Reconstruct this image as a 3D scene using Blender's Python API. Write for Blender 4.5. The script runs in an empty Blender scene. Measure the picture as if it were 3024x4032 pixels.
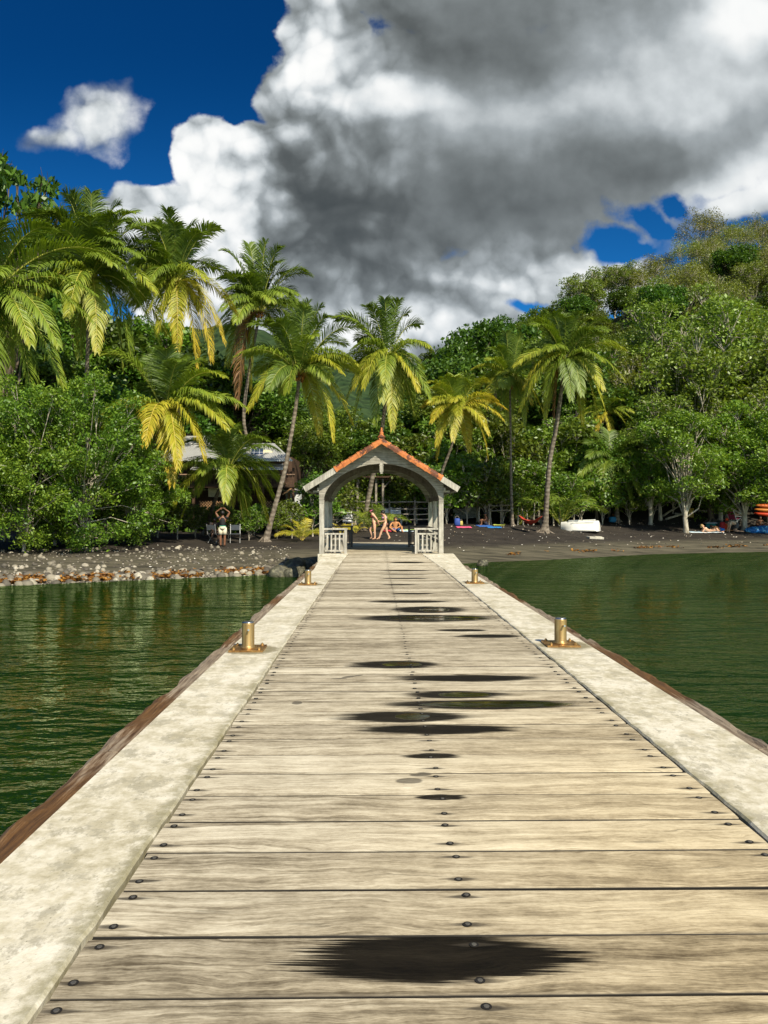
import bpy, math, random
import numpy as np
from mathutils import Vector, Matrix, Euler
R = math.radians
sc = bpy.context.scene
C = sc.collection
F = 3024.0; CAMH = 1.6

def at(px, py, d):
    return Vector(((px - 1512) / F * d, d, CAMH - (py - 2016) / F * d))

# ------------------------------------------------------------------ node helpers
class NT:
    def __init__(self, nt):
        self.nt = nt; nt.nodes.clear()
    def node(self, typ, **kw):
        n = self.nt.nodes.new(typ)
        for k, v in kw.items():
            setattr(n, k, v)
        return n
    def plug(self, sock, v):
        if isinstance(v, S): v = v.s
        if isinstance(v, bpy.types.NodeSocket): self.nt.links.new(v, sock)
        elif v is not None: sock.default_value = v
    def math(self, op, a, b=None, c=None):
        n = self.node('ShaderNodeMath', operation=op)
        for i, v in enumerate((a, b, c)):
            if v is not None: self.plug(n.inputs[i], v)
        return S(self, n.outputs[0])
    def vmath(self, op, a, b=None, scale=None):
        n = self.node('ShaderNodeVectorMath', operation=op)
        self.plug(n.inputs[0], a)
        if b is not None: self.plug(n.inputs[1], b)
        if scale is not None: self.plug(n.inputs['Scale'], scale)
        return S(self, n.outputs['Value'] if op in ('LENGTH', 'DOT_PRODUCT', 'DISTANCE') else n.outputs[0])
    def xyz(self, v):
        n = self.node('ShaderNodeSeparateXYZ'); self.plug(n.inputs[0], v)
        return [S(self, o) for o in n.outputs]
    def comb(self, x, y, z=0.0):
        n = self.node('ShaderNodeCombineXYZ')
        for i, v in enumerate((x, y, z)): self.plug(n.inputs[i], v)
        return S(self, n.outputs[0])
    def mapv(self, v, loc=(0,0,0), rot=(0,0,0), sca=(1,1,1), typ='POINT'):
        n = self.node('ShaderNodeMapping', vector_type=typ)
        self.plug(n.inputs['Vector'], v)
        n.inputs['Location'].default_value = loc; n.inputs['Rotation'].default_value = rot; n.inputs['Scale'].default_value = sca
        return S(self, n.outputs[0])
    def noise(self, v, scale=5, detail=4, rough=.5, dist=0, lac=2.0):
        n = self.node('ShaderNodeTexNoise'); self.plug(n.inputs['Vector'], v)
        for k, x in (('Scale', scale), ('Detail', detail), ('Roughness', rough), ('Distortion', dist), ('Lacunarity', lac)):
            self.plug(n.inputs[k], x)
        return S(self, n.outputs[0])
    def voro(self, v, scale=5, detail=0, rough=.5, feature='F1', smooth=None, out='Distance', rnd=1.0):
        n = self.node('ShaderNodeTexVoronoi', feature=feature); self.plug(n.inputs['Vector'], v)
        n.inputs['Scale'].default_value = scale; n.inputs['Randomness'].default_value = rnd
        if 'Detail' in n.inputs: n.inputs['Detail'].default_value = detail; n.inputs['Roughness'].default_value = rough
        if smooth is not None and feature == 'SMOOTH_F1': n.inputs['Smoothness'].default_value = smooth
        return S(self, n.outputs[out])
    def step(self, x, a, b, lo=0.0, hi=1.0, smooth=True):
        n = self.node('ShaderNodeMapRange', interpolation_type='SMOOTHSTEP' if smooth else 'LINEAR')
        n.clamp = True
        self.plug(n.inputs[0], x)
        for i, v in enumerate((a, b, lo, hi)): self.plug(n.inputs[i + 1], v)
        return S(self, n.outputs[0])
    def mix(self, f, a, b, blend='MIX'):
        n = self.node('ShaderNodeMix', data_type='RGBA', blend_type=blend)
        n.clamp_factor = True
        self.plug(n.inputs[0], f)
        for i, v in ((6, a), (7, b)):
            if isinstance(v, (tuple, list)) and len(v) == 3: v = (*v, 1)
            self.plug(n.inputs[i], v)
        return S(self, n.outputs[2])
    def ramp(self, f, stops, interp='LINEAR'):
        n = self.node('ShaderNodeValToRGB'); self.plug(n.inputs[0], f)
        n.color_ramp.interpolation = interp
        e = n.color_ramp.elements
        while len(e) < len(stops): e.new(.5)
        for k, (p, c) in enumerate(stops):
            e[k].position = p; e[k].color = (*c, 1) if len(c) == 3 else c
        return S(self, n.outputs[0])
    def bump(self, h, strength=.3, dist=.01, normal=None):
        n = self.node('ShaderNodeBump'); self.plug(n.inputs['Height'], h)
        n.inputs['Strength'].default_value = strength; n.inputs['Distance'].default_value = dist
        if normal is not None: self.plug(n.inputs['Normal'], normal)
        return S(self, n.outputs[0])
    def coord(self, out='Object'):
        return S(self, self.node('ShaderNodeTexCoord').outputs[out])
    def pos(self):
        return S(self, self.node('ShaderNodeNewGeometry').outputs['Position'])
    def island(self):
        return S(self, self.node('ShaderNodeNewGeometry').outputs['Random Per Island'])
    def objrnd(self):
        return S(self, self.node('ShaderNodeObjectInfo').outputs['Random'])
    def attr(self, name, out='Fac'):
        return S(self, self.node('ShaderNodeAttribute', attribute_name=name).outputs[out])
    def principled(self, col, rough=.6, normal=None, metal=0.0, spec=.5, **kw):
        n = self.node('ShaderNodeBsdfPrincipled')
        if isinstance(col, (tuple, list)) and len(col) == 3: col = (*col, 1)
        self.plug(n.inputs['Base Color'], col); self.plug(n.inputs['Roughness'], rough)
        self.plug(n.inputs['Metallic'], metal); self.plug(n.inputs['Specular IOR Level'], spec)
        if normal is not None: self.plug(n.inputs['Normal'], normal)
        for k, v in kw.items(): self.plug(n.inputs[k.replace('_', ' ')], v)
        return n.outputs[0]
    def out(self, shader):
        o = self.node('ShaderNodeOutputMaterial'); self.plug(o.inputs[0], shader)

class S:
    def __init__(self, t, s): self.t = t; self.s = s
    def __add__(self, o): return self.t.math('ADD', self, o)
    __radd__ = __add__
    def __sub__(self, o): return self.t.math('SUBTRACT', self, o)
    def __rsub__(self, o): return self.t.math('SUBTRACT', o, self)
    def __mul__(self, o): return self.t.math('MULTIPLY', self, o)
    __rmul__ = __mul__
    def __truediv__(self, o): return self.t.math('DIVIDE', self, o)
    def __neg__(self): return self.t.math('MULTIPLY', self, -1.0)

def newmat(name):
    m = bpy.data.materials.new(name); m.use_nodes = True
    return m, NT(m.node_tree)

def simple(name, col, rough=.6, metal=0.0, var=.15, scale=8, bump=.2, spec=.4):
    m, t = newmat(name)
    n = t.noise(t.coord(), scale, 6, .6)
    lo = tuple(c * (1 - var * 1.6) for c in col); hi = tuple(min(1, c * (1 + var)) for c in col)
    c = t.ramp(n, [(.3, lo), (.7, hi)])
    t.out(t.principled(c, rough, t.bump(n, bump, .01), metal, spec))
    return m

# ------------------------------------------------------------------ mesh builder
class MB:
    def __init__(self): self.v = []; self.f = []; self.mi = []; self.cur = 0
    def add(self, vs, fs):
        o = len(self.v); self.v += [tuple(p) for p in vs]
        self.f += [tuple(i + o for i in f) for f in fs]; self.mi += [self.cur] * len(fs)
    def box(self, c, s, rot=None, taper=None):
        hx, hy, hz = s[0]/2, s[1]/2, s[2]/2
        vs = [Vector((x, y, z)) for z in (-hz, hz) for y in (-hy, hy) for x in (-hx, hx)]
        if taper:
            for p in vs:
                if p.z > 0: p.x *= taper; p.y *= taper
        if rot is not None:
            M = rot if isinstance(rot, Matrix) else Euler(rot).to_matrix()
            vs = [M @ p for p in vs]
        c = Vector(c)
        self.add([p + c for p in vs], [(0,2,3,1),(4,5,7,6),(0,1,5,4),(2,6,7,3),(0,4,6,2),(1,3,7,5)])
    def bar(self, a, b, w, h, up=(0,0,1)):
        a = Vector(a); b = Vector(b); d = b - a; L = d.length; d.normalize()
        u = Vector(up); s = d.cross(u)
        if s.length < 1e-4: s = d.cross(Vector((0, 1, 0)))
        s.normalize(); u = s.cross(d)
        M = Matrix((s, d, u)).transposed()
        self.box((a + b) / 2, (w, L, h), M)
    def tube(self, pts, rad, n=8, cap=True):
        pts = [Vector(p) for p in pts]; k = len(pts)
        if not isinstance(rad, (list, tuple)): rad = [rad] * k
        vs = []; ref = None
        for i, p in enumerate(pts):
            d = (pts[min(i+1, k-1)] - pts[max(i-1, 0)]).normalized()
            if ref is None:
                ref = Vector((0, 0, 1)) if abs(d.z) < .9 else Vector((1, 0, 0))
            s = d.cross(ref)
            if s.length < 1e-5: s = d.cross(Vector((.3, .8, .1)))
            s.normalize(); ref = s.cross(d).normalized()
            for j in range(n):
                a = 2 * math.pi * j / n
                vs.append(p + (s * math.cos(a) + ref * math.sin(a)) * rad[i])
        fs = [(i*n+j, i*n+(j+1) % n, (i+1)*n+(j+1) % n, (i+1)*n+j) for i in range(k-1) for j in range(n)]
        if cap: fs += [tuple(range(n-1, -1, -1)), tuple(range((k-1)*n, k*n))]
        self.add(vs, fs)
    def lathe(self, prof, c=(0,0,0), n=20):
        vs = []; k = len(prof)
        for r, z in prof:
            for j in range(n):
                a = 2*math.pi*j/n; vs.append((c[0]+r*math.cos(a), c[1]+r*math.sin(a), c[2]+z))
        fs = [(i*n+j, i*n+(j+1) % n, (i+1)*n+(j+1) % n, (i+1)*n+j) for i in range(k-1) for j in range(n)]
        fs += [tuple(range(n-1, -1, -1)), tuple(range((k-1)*n, k*n))]
        self.add(vs, fs)
    def ball(self, c, r, n=10, m=7, rng=None, jit=0):
        if not isinstance(r, (list, tuple)): r = (r, r, r)
        vs = [(c[0], c[1], c[2]-r[2])]
        for i in range(1, m):
            ph = math.pi * i / m - math.pi/2
            for j in range(n):
                a = 2*math.pi*j/n; q = 1 + (rng.uniform(-jit, jit) if rng else 0)
                vs.append((c[0]+r[0]*math.cos(ph)*math.cos(a)*q, c[1]+r[1]*math.cos(ph)*math.sin(a)*q, c[2]+r[2]*math.sin(ph)*q))
        vs.append((c[0], c[1], c[2]+r[2])); T = len(vs)-1
        fs = [(0, 1+(j+1) % n, 1+j) for j in range(n)]
        for i in range(m-2):
            fs += [(1+i*n+j, 1+i*n+(j+1) % n, 1+(i+1)*n+(j+1) % n, 1+(i+1)*n+j) for j in range(n)]
        fs += [(T, 1+(m-2)*n+j, 1+(m-2)*n+(j+1) % n) for j in range(n)]
        self.add(vs, fs)
    def prism(self, poly, y0, y1):
        """poly in XZ, extruded along Y"""
        n = len(poly)
        vs = [(x, y0, z) for x, z in poly] + [(x, y1, z) for x, z in poly]
        self.add(vs, [tuple(range(n)), tuple(range(2*n-1, n-1, -1))] + [(i+n, (i+1) % n+n, (i+1) % n, i) for i in range(n)])
    def mesh(self, name, mats, smooth=False):
        me = bpy.data.meshes.new(name); me.from_pydata(self.v, [], self.f)
        for m in (mats if isinstance(mats, (list, tuple)) else [mats]): me.materials.append(m)
        if len(me.materials) > 1: me.polygons.foreach_set('material_index', self.mi)
        if smooth: me.polygons.foreach_set('use_smooth', [True]*len(me.polygons))
        me.update(); return me
    def build(self, name, mats, parent=None, smooth=False, bevel=0, loc=None):
        o = bpy.data.objects.new(name, self.mesh(name, mats, smooth)); C.objects.link(o)
        if parent: o.parent = parent
        if loc: o.location = loc
        if bevel:
            b = o.modifiers.new('bevel', 'BEVEL'); b.width = bevel; b.segments = 2; b.limit_method = 'ANGLE'
        return o

def link(name, me, parent=None, loc=None, rot=None, scale=None):
    o = bpy.data.objects.new(name, me); C.objects.link(o)
    if parent: o.parent = parent
    if loc is not None: o.location = loc
    if rot is not None: o.rotation_euler = rot
    if scale is not None: o.scale = scale if isinstance(scale, (tuple, list)) else (scale,)*3
    return o
def tag(o, label=None, cat=None, group=None, kind=None):
    if label: o['label'] = label
    if cat: o['category'] = cat
    if group: o['group'] = group
    if kind: o['kind'] = kind
    return o
def thing(name, label, cat, loc=(0,0,0), rz=0, group=None):
    o = bpy.data.objects.new(name, None); C.objects.link(o); o.empty_display_size = .2
    o.location = loc; o.rotation_euler = (0, 0, rz)
    return tag(o, label, cat, group)
def npmesh(name, V, faces, mats, smooth=False, mi=None, attrs=None):
    """faces: (n,4) or (n,3) int array or list of such arrays"""
    if not isinstance(faces, list): faces = [faces]
    me = bpy.data.meshes.new(name)
    V = np.asarray(V, np.float32); me.vertices.add(len(V)); me.vertices.foreach_set('co', V.ravel())
    loops = np.concatenate([f.ravel() for f in faces]).astype(np.int32)
    tot = np.concatenate([np.full(len(f), f.shape[1]) for f in faces]).astype(np.int32)
    st = np.concatenate([[0], np.cumsum(tot)[:-1]]).astype(np.int32)
    me.loops.add(len(loops)); me.loops.foreach_set('vertex_index', loops)
    me.polygons.add(len(tot)); me.polygons.foreach_set('loop_start', st); me.polygons.foreach_set('loop_total', tot)
    for m in (mats if isinstance(mats, (list, tuple)) else [mats]): me.materials.append(m)
    if mi is not None: me.polygons.foreach_set('material_index', np.asarray(mi, np.int32))
    if smooth: me.polygons.foreach_set('use_smooth', np.ones(len(tot), bool))
    me.update(calc_edges=True)
    for k, a in (attrs or {}).items():
        at_ = me.attributes.new(k, 'FLOAT', 'POINT'); at_.data.foreach_set('value', np.asarray(a, np.float32))
    me.validate()
    return me

# ------------------------------------------------------------------ camera, sun, world
cam = bpy.data.cameras.new('camera'); co = bpy.data.objects.new('camera', cam); C.objects.link(co)
co.location = (0, 0, CAMH); co.rotation_euler = (R(90), 0, 0)
cam.sensor_fit = 'HORIZONTAL'; cam.sensor_width = 36; cam.lens = 36; cam.clip_end = 3000; cam.clip_start = .05
sc.camera = co
SUN = Vector((.55, -1.0, .98)).normalized()
sl = bpy.data.lights.new('sun', 'SUN'); so = bpy.data.objects.new('sun', sl); C.objects.link(so)
sl.energy = 4.6; sl.angle = R(.5); sl.color = (1, .91, .74)
so.rotation_euler = SUN.to_track_quat('Z', 'Y').to_euler(); so.location = SUN * 50
sc.view_settings.view_transform = 'Standard'; sc.view_settings.look = 'None'
sc.view_settings.exposure = 0.52; sc.view_settings.gamma = 1
sc.cycles.max_bounces = 6; sc.cycles.diffuse_bounces = 3; sc.cycles.glossy_bounces = 3
sc.cycles.transmission_bounces = 4; sc.cycles.transparent_max_bounces = 8
sc.cycles.sample_clamp_indirect = 4

def sky():
    w = bpy.data.worlds.new('World'); sc.world = w; w.use_nodes = True
    t = NT(w.node_tree)
    K = .1
    D = t.coord('Generated')
    x, y, z = t.xyz(D)
    ya = t.math('MAXIMUM', t.math('ABSOLUTE', y), .02)
    U = x / ya; V = z / ya
    p0 = t.comb(U, V)
    # domain warp
    wn = t.node('ShaderNodeTexNoise'); t.plug(wn.inputs['Vector'], p0); wn.inputs['Scale'].default_value = 7; wn.inputs['Detail'].default_value = 5
    wv = t.vmath('SCALE', t.vmath('SUBTRACT', wn.outputs['Color'], (.5, .5, .5)), scale=.095)
    p = t.vmath('ADD', p0, wv)
    def uv(cx, cy): return ((cx - 829.5) / 1659, (1106 - cy) / 1659, 0)
    def dist(vec, b):
        cx, cy, rx, ry = b[:4]; rot = b[4] if len(b) > 4 else 0
        return t.vmath('LENGTH', t.mapv(vec, uv(cx, cy), (0, 0, R(rot)), (rx / 1659, ry / 1659, 1), 'TEXTURE'))
    blobs = [(1150,280,560,330),(1550,120,560,360),(1050,-120,430,300),(700,60,110,130),(705,210,160,140),(770,420,280,220),
             (1250,480,330,95,12),(640,560,270,160),(455,310,80,84),(500,390,120,105),(330,445,135,80),(440,540,250,150),
             (720,690,280,120),(570,310,80,65),(1050,610,240,95),(960,710,330,100),(560,790,420,130),(1250,585,130,70),(1340,610,90,55),
             (1620,430,150,55,15),(1560,340,240,100,15),(205,262,125,78,25,.38),(120,305,100,42,12,.52),(1900,400,300,120,0),(1200,-500,900,350)]
    fbh = t.noise(p0, 26, 5, .62)
    d = None
    for b in blobs:
        q = dist(p, b)
        if len(b) > 5: q = q * (1 - b[5]) + b[5]
        d = q if d is None else t.math('SMOOTH_MIN', d, q, .12)
    for b in [(1318,518,44,20,-15),(1400,494,52,20,-30),(1448,458,30,20,-30),(1165,664,60,14,-12),(1350,548,46,16,-10)]:
        q = dist(p, b) + (fbh - .5) * 1.1
        d = t.math('SMOOTH_MAX', d, (1.42 - q * .42), .15)
    fb = t.noise(p0, 9, 7, .56)
    vo = t.voro(p, 17, 1, .5)
    vo2 = t.voro(p, 50, 0, .5)
    field = (1.12 - d) + (fb - .5) * .55 + (fbh - .5) * .30 + (.42 - vo) * .22 + (.42 - vo2) * .07
    soft = t.step(U, -.1, .35, .15, .42) + t.step(U, -.27, -.33) * t.step(V, .43, .48) * .30
    alpha = t.step(field, .0, soft)
    # brightness
    lights = [(690,60,150,150,.50),(640,180,110,110,.40),(455,310,160,150,.66),(340,450,270,150,.66),(480,520,190,190,.52),(570,420,90,150,.22),
              (860,225,160,55,.36),(960,250,110,50,.15),(1640,30,160,110,.45),(1500,190,320,230,.20),(1180,205,200,90,.10),(1080,585,260,75,.36),
              (1330,580,160,80,.40),(740,715,220,90,.55),(1000,700,360,80,.30),(1600,400,230,95,.45,15),(1350,640,300,80,.3),(740,190,190,120,.22),
              (200,275,260,140,.60),(420,700,300,160,.4)]
    darks = [(960,80,320,190,.30),(1180,120,280,110,.16),(830,395,420,150,.23),(1270,375,520,140,.28,8),(730,480,220,150,.20),(830,560,300,100,.15),
             (1060,490,420,110,.18),(1600,300,340,95,.10,15),(1250,-20,420,130,.18),(640,610,130,110,.04)]
    B = None
    for L, sg in ((lights, 1), (darks, -1)):
        for b in L:
            bb = b[:4] + ((b[5],) if len(b) > 5 else ())
            q = t.step(dist(p, bb), 1.05, .15, 0.0, sg * b[4])
            B = q if B is None else B + q
    crispb = t.step(V, .40, .30, 0, .75)
    fb2 = t.noise(t.vmath('ADD', p0, (.012, .017, 0)), 9, 3, .5)
    vob = t.voro(t.vmath('ADD', p, (.007, .012, 0)), 17, 0, .5)
    lowf = t.noise(p0, 3.4, 5, .55)
    crisp = t.math('MAXIMUM', t.step(U, -.16, .12, 1.0, .10), crispb)
    B = B + .63 + (lowf - .5) * (.45 + crisp * .1) + (fb - fb2) * (.45 + crisp * .80) + ((vob - vo) * .72 + (.40 - vo) * .22 + (.40 - vo2) * .18) * crisp + t.step(field, .0, .22, .16, 0.0)
    B = t.step(B, -.45, 1.38)
    ccol = t.ramp(B, [(.0, (.062,.071,.070)), (.22, (.105,.117,.116)), (.42, (.200,.222,.225)), (.60, (.36,.395,.41)), (.78, (.66,.70,.715)), (.93, (.92,.93,.92)), (1.0, (.98,.98,.96))])
    ccol = t.vmath('SCALE', ccol, scale=1 / K * .74)
    sky = t.node('ShaderNodeTexSky', sky_type='NISHITA'); sky.sun_disc = False
    sky.sun_elevation = math.asin(SUN.z); sky.sun_rotation = math.atan2(SUN.x, SUN.y)
    sky.altitude = 0; sky.air_density = 1.0; sky.dust_density = .3; sky.ozone_density = 2.5
    tint = t.mix(t.step(V, .1, .62), (.07,.47,.84), (.009,.185,.40))
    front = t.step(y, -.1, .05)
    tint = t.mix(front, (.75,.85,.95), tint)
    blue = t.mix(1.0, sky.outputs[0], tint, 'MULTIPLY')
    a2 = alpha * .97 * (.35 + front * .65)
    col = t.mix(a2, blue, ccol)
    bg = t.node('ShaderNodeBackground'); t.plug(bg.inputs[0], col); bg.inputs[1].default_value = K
    o = t.node('ShaderNodeOutputWorld'); t.nt.links.new(bg.outputs[0], o.inputs[0])
    w.cycles.sampling_method = 'NONE'
sky()

# ------------------------------------------------------------------ terrain
WX = [-300,-60,-40,-12,-4,-2.5,3,5,8,14.7,22,60,300]; WY = [14,16,19,24,28.4,29.3,33.8,35.4,37.0,41.9,44.4,50,60]
SQ = [-.6,-.45,-.3,-.1,0,.045,.06,.11,.16,.214,.26,.3466,.406,.456,.50,.7]
SS = [.24,.24,.20,.12,.11,.13,.17,.215,.23,.245,.285,.325,.375,.39,.395,.36]
WATER = -.7
def ground(X, Y):
    X = np.asarray(X, float); Y = np.asarray(Y, float)
    w = np.interp(X, WX, WY); s = Y - w
    sl = np.interp(X, [-4, 4], [.058, .10])
    z = np.where(s < 0, np.maximum(WATER + .11 * s, -3.0), WATER + np.minimum(s, 13) * sl + np.maximum(np.minimum(s - 13, 12), 0) * .03)
    q = X / np.maximum(Y, 20); top = np.interp(q, SQ, SS) * 120 + CAMH - 7
    Y0 = np.interp(X, [-10, 5, 30], [50, 58, 56]); u = np.clip((np.minimum(Y, 170) - Y0) / (120 - Y0), 0, 1)
    hill = np.maximum(top, 2) * (u ** 1.15)
    return z + np.where(Y > Y0, hill, 0)
def gz(x, y): return float(ground(x, y))
def gp(px, py, lo=18, hi=110):
    """world point where the ray through a pixel meets the ground"""
    for d in np.arange(lo, hi, .1):
        p = at(px, py, d)
        if p.z <= gz(p.x, p.y): return Vector((p.x, p.y, gz(p.x, p.y)))
    return at(px, py, hi)
rngn = np.random.default_rng(5)
ys = np.concatenate([np.arange(-60, 16, 4), np.arange(16, 62, .5), np.arange(62, 175, 2.5), np.array([180, 220, 300, 500, 900])])
xs = np.concatenate([[-700, -300, -150, -80, -60], np.arange(-45, -30, 2.5), np.arange(-30, 40, .5), np.arange(40, 110, 2.5), [130, 200, 400, 700]])
GX, GY = np.meshgrid(xs, ys); GZ = ground(GX, GY)
bs = GY - np.interp(GX, WX, WY)
GZ = GZ + np.where((bs > 1) & (GY < 60), rngn.normal(0, .018, GZ.shape), 0)
nx, ny = len(xs), len(ys); ii = np.arange((ny-1)*nx).reshape(ny-1, nx)[:, :-1].ravel()
m, t = newmat('dark_sand')
P = t.pos(); x, y, z = t.xyz(P)
n1 = t.noise(P, .9, 5, .6); n2 = t.noise(P, 14, 3, .6); streak = t.noise(t.mapv(P, sca=(.35, 2.2, 1)), 1.3, 4, .6)
sand = t.ramp(n1, [(.3, (.022,.018,.014)), (.7, (.050,.041,.031))])
wet = t.ramp(streak, [(.35, (.045,.040,.026)), (.6, (.13,.115,.075))])
hgt = z + (streak - .5) * .5
c = t.mix(t.step(hgt, -.28, -.10), wet, sand)
c = t.mix(t.step(z, -.75, -1.05), c, t.ramp(t.noise(P, 1.6, 4, .6), [(.35, (.008,.016,.005)), (.65, (.035,.048,.018))]))
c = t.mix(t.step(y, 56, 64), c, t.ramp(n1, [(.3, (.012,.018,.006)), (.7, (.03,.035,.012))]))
t.out(t.principled(c, .85, t.bump(n2 + n1, .6, .04), 0, .25))
go = link('ground', npmesh('ground', np.stack([GX.ravel(), GY.ravel(), GZ.ravel()], 1), np.stack([ii, ii+1, ii+nx+1, ii+nx], 1), m, True))
tag(go, kind='structure')

# water
m, t = newmat('sea_water')
P = t.pos(); x, y, z = t.xyz(P)
w0 = t.noise(t.mapv(P, rot=(0, 0, .12), sca=(.55, 1.5, 1)), .55, 2, .5, .3)
w1 = t.noise(t.mapv(P, rot=(0, 0, .25), sca=(.8, 1.9, 1)), 1.3, 3, .5, .5)
w2 = t.noise(t.mapv(P, rot=(0, 0, -.35), sca=(1, 1.6, 1)), 4.2, 3, .55, .3)
w3 = t.noise(P, 12, 2, .5)
calm = t.step(t.noise(P, .10, 2, .5), .35, .65, .7, 1.2)
nb = t.bump((w0 * 1.5 + w1 * .95 + w2 * .34 + w3 * .07) * calm, 1.0, .20)
fr = t.node('ShaderNodeFresnel'); fr.inputs[0].default_value = 1.34; t.plug(fr.inputs['Normal'], nb)
tr = t.node('ShaderNodeBsdfTransparent'); tr.inputs[0].default_value = (.30, .50, .14, 1)
df = t.node('ShaderNodeBsdfDiffuse'); t.plug(df.inputs[0], t.mix(t.noise(P, .35, 3, .5), (.006,.027,.003), (.020,.058,.005)))
gl = t.node('ShaderNodeBsdfGlossy'); gl.inputs['Roughness'].default_value = .02; gl.inputs[0].default_value = (.70,.90,.55,1); t.plug(gl.inputs['Normal'], nb)
mx = t.node('ShaderNodeMixShader'); mx.inputs[0].default_value = .5; t.nt.links.new(tr.outputs[0], mx.inputs[1]); t.nt.links.new(df.outputs[0], mx.inputs[2])
m2 = t.node('ShaderNodeMixShader'); t.plug(m2.inputs[0], S(t, fr.outputs[0]) * 1.0); t.nt.links.new(mx.outputs[0], m2.inputs[1]); t.nt.links.new(gl.outputs[0], m2.inputs[2])
t.out(m2.outputs[0])
b = MB(); b.add([(-700,-60,WATER),(700,-60,WATER),(700,66,WATER),(-700,66,WATER)], [(0,1,2,3)])
tag(b.build('sea', m), kind='structure')

# ------------------------------------------------------------------ jetty
YAW = math.atan(36 / F)
XL, XR, CL, CR, BL, BR = -1.083, 1.918, -1.706, 2.576, -1.885, 2.735
def ly(py): return CAMH * F / (py - 2016)
def lx(px, py): return (px - 1476) / (py - 2016) * CAMH
jet = thing('jetty', 'long wooden plank jetty with pale concrete edge strips running out from the dark beach', 'jetty', (0,0,0), YAW)
def ramp_z(y): return .0 if y < 21.5 else (.23 * min(1, (y - 21.5) / 3.4))
PW = .361; Y00 = 3.985 - 7 * PW
rng = random.Random(3)
b = MB(); k = 0; prnd = []
jit_l = []; planks = []
y = Y00
while y < 34.9:
    planks.append(y); y += PW
for y in planks:
    y1 = y + PW - rng.choice([.003, .004, .006, .007, .010]); sk = rng.uniform(-.004, .004)
    inset = max(0, (y - 21.5) / 3.4)
    l = XL + .012 + rng.uniform(-.006, .01); r = XR - .012 + rng.uniform(-.01, .006)
    if 21.5 < y < 25: l += .22 * inset; r -= .40 * inset
    if y >= 25: l, r = -1.70, 2.13
    za, zb = ramp_z(y), ramp_z(y1); dz = rng.uniform(-.003, .003)
    xsn = [l, l*.6+r*.4, l*.3+r*.7, r]; nb_ = len(b.v)
    cup = .004
    prof = [(y + .004, -.008), (y + .010, -.001), (y + PW*.3, cup*.6), (y + PW*.68, cup*.6), (y1 - .010, -.001), (y1 - .004, -.008)]
    vs = []
    for i, xx in enumerate(xsn):
        o = sk * (i - 1.5)
        vs.append((xx, y + o, za - .045))
        for (yy, zz) in prof: vs.append((xx, yy + o, za + (zb - za) * (yy - y) / PW + zz + dz))
        vs.append((xx, y1 + o, zb - .045))
    n = len(prof) + 2; fs = []
    for i in range(3):
        for j in range(n - 1): fs.append((i*n+j, (i+1)*n+j, (i+1)*n+j+1, i*n+j+1))
    fs += [tuple(range(n)), tuple(range(4*n-1, 3*n-1, -1))]
    b.add(vs, fs); prnd += [rng.random()] * len(vs)
me = None
m, t = newmat('weathered_planks')
O = t.coord('Object'); x, y, z = t.xyz(O); pr = t.attr('plank')
oc = t.comb(x + pr * 37, y * 1.0 + pr * 11, 0)
warp = t.noise(t.mapv(oc, sca=(.8, 1.6, 1)), 1.3, 4, .55)
yy = y + (warp - .5) * .26
g1 = t.noise(t.comb((x + pr * 37) * .75, yy * 10 + pr * 5, 0), 1.0, 5, .6)
g2 = t.noise(t.comb((x + pr * 17) * 2.6, yy * 48, pr * 9), 1.0, 5, .65)
g3 = t.noise(t.comb((x + pr * 7) * 11, yy * 210, 0), 1.0, 3, .65)
blot = t.noise(t.comb(x * 4.5 + pr * 20, y * 7, 0), 1.0, 5, .68)
fleck = t.noise(t.comb(x * 34, y * 60, 0), 1.0, 3, .6)
edgeband = t.step(t.noise(t.comb(x * .55 + pr * 90, yy * 21, pr * 3), 1.0, 2, .5), .52, .60) * t.step(x, .9, -1.0, .15, 1.0)
v = g1 * .52 + g2 * .40 + g3 * .36 + blot * .40 + fleck * .16 - .465 + (pr - .5) * .17 - edgeband * .10
v = (v - .5) * 1.02 + .512
kn = t.voro(t.comb(x * .8 + pr * 41, y * 2.4 + pr * 13, 0), 1.0)
v = v - t.step(kn + (g2 - .5) * .10, .085, .02, 0, .30)
c = t.ramp(v, [(.22, (.11,.086,.052)), (.35, (.265,.222,.148)), (.46, (.43,.37,.258)), (.56, (.585,.52,.378)), (.72, (.77,.70,.53))])
nearw = t.step(y, 9, 3, 0, 1)
c = t.mix(nearw * t.step(x, -.8, 1.6, .0, .45), c, t.mix(1.0, c, (1.05,.90,.60), 'MULTIPLY'))
fy_ = t.math('FRACT', (y - Y00) / PW)
c = t.mix(t.step(t.math('MINIMUM', fy_, 1.0 - fy_) + (g2 - .5) * .06, .055, .0, 0, .7), c, (.12,.10,.07))
crack = t.noise(t.comb((x + pr * 53) * .9, yy * 75, 0), 1.0, 2, .5)
c = t.mix(t.step(crack, .30, .24, 0, .6), c, (.05,.042,.03))
scr = t.noise(t.mapv(O, rot=(0, 0, .7), sca=(1.2, 9, 1)), 2.2, 2, .5)
c = t.mix(t.step(scr, .70, .76, 0, .35), c, (.10,.085,.055))
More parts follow.
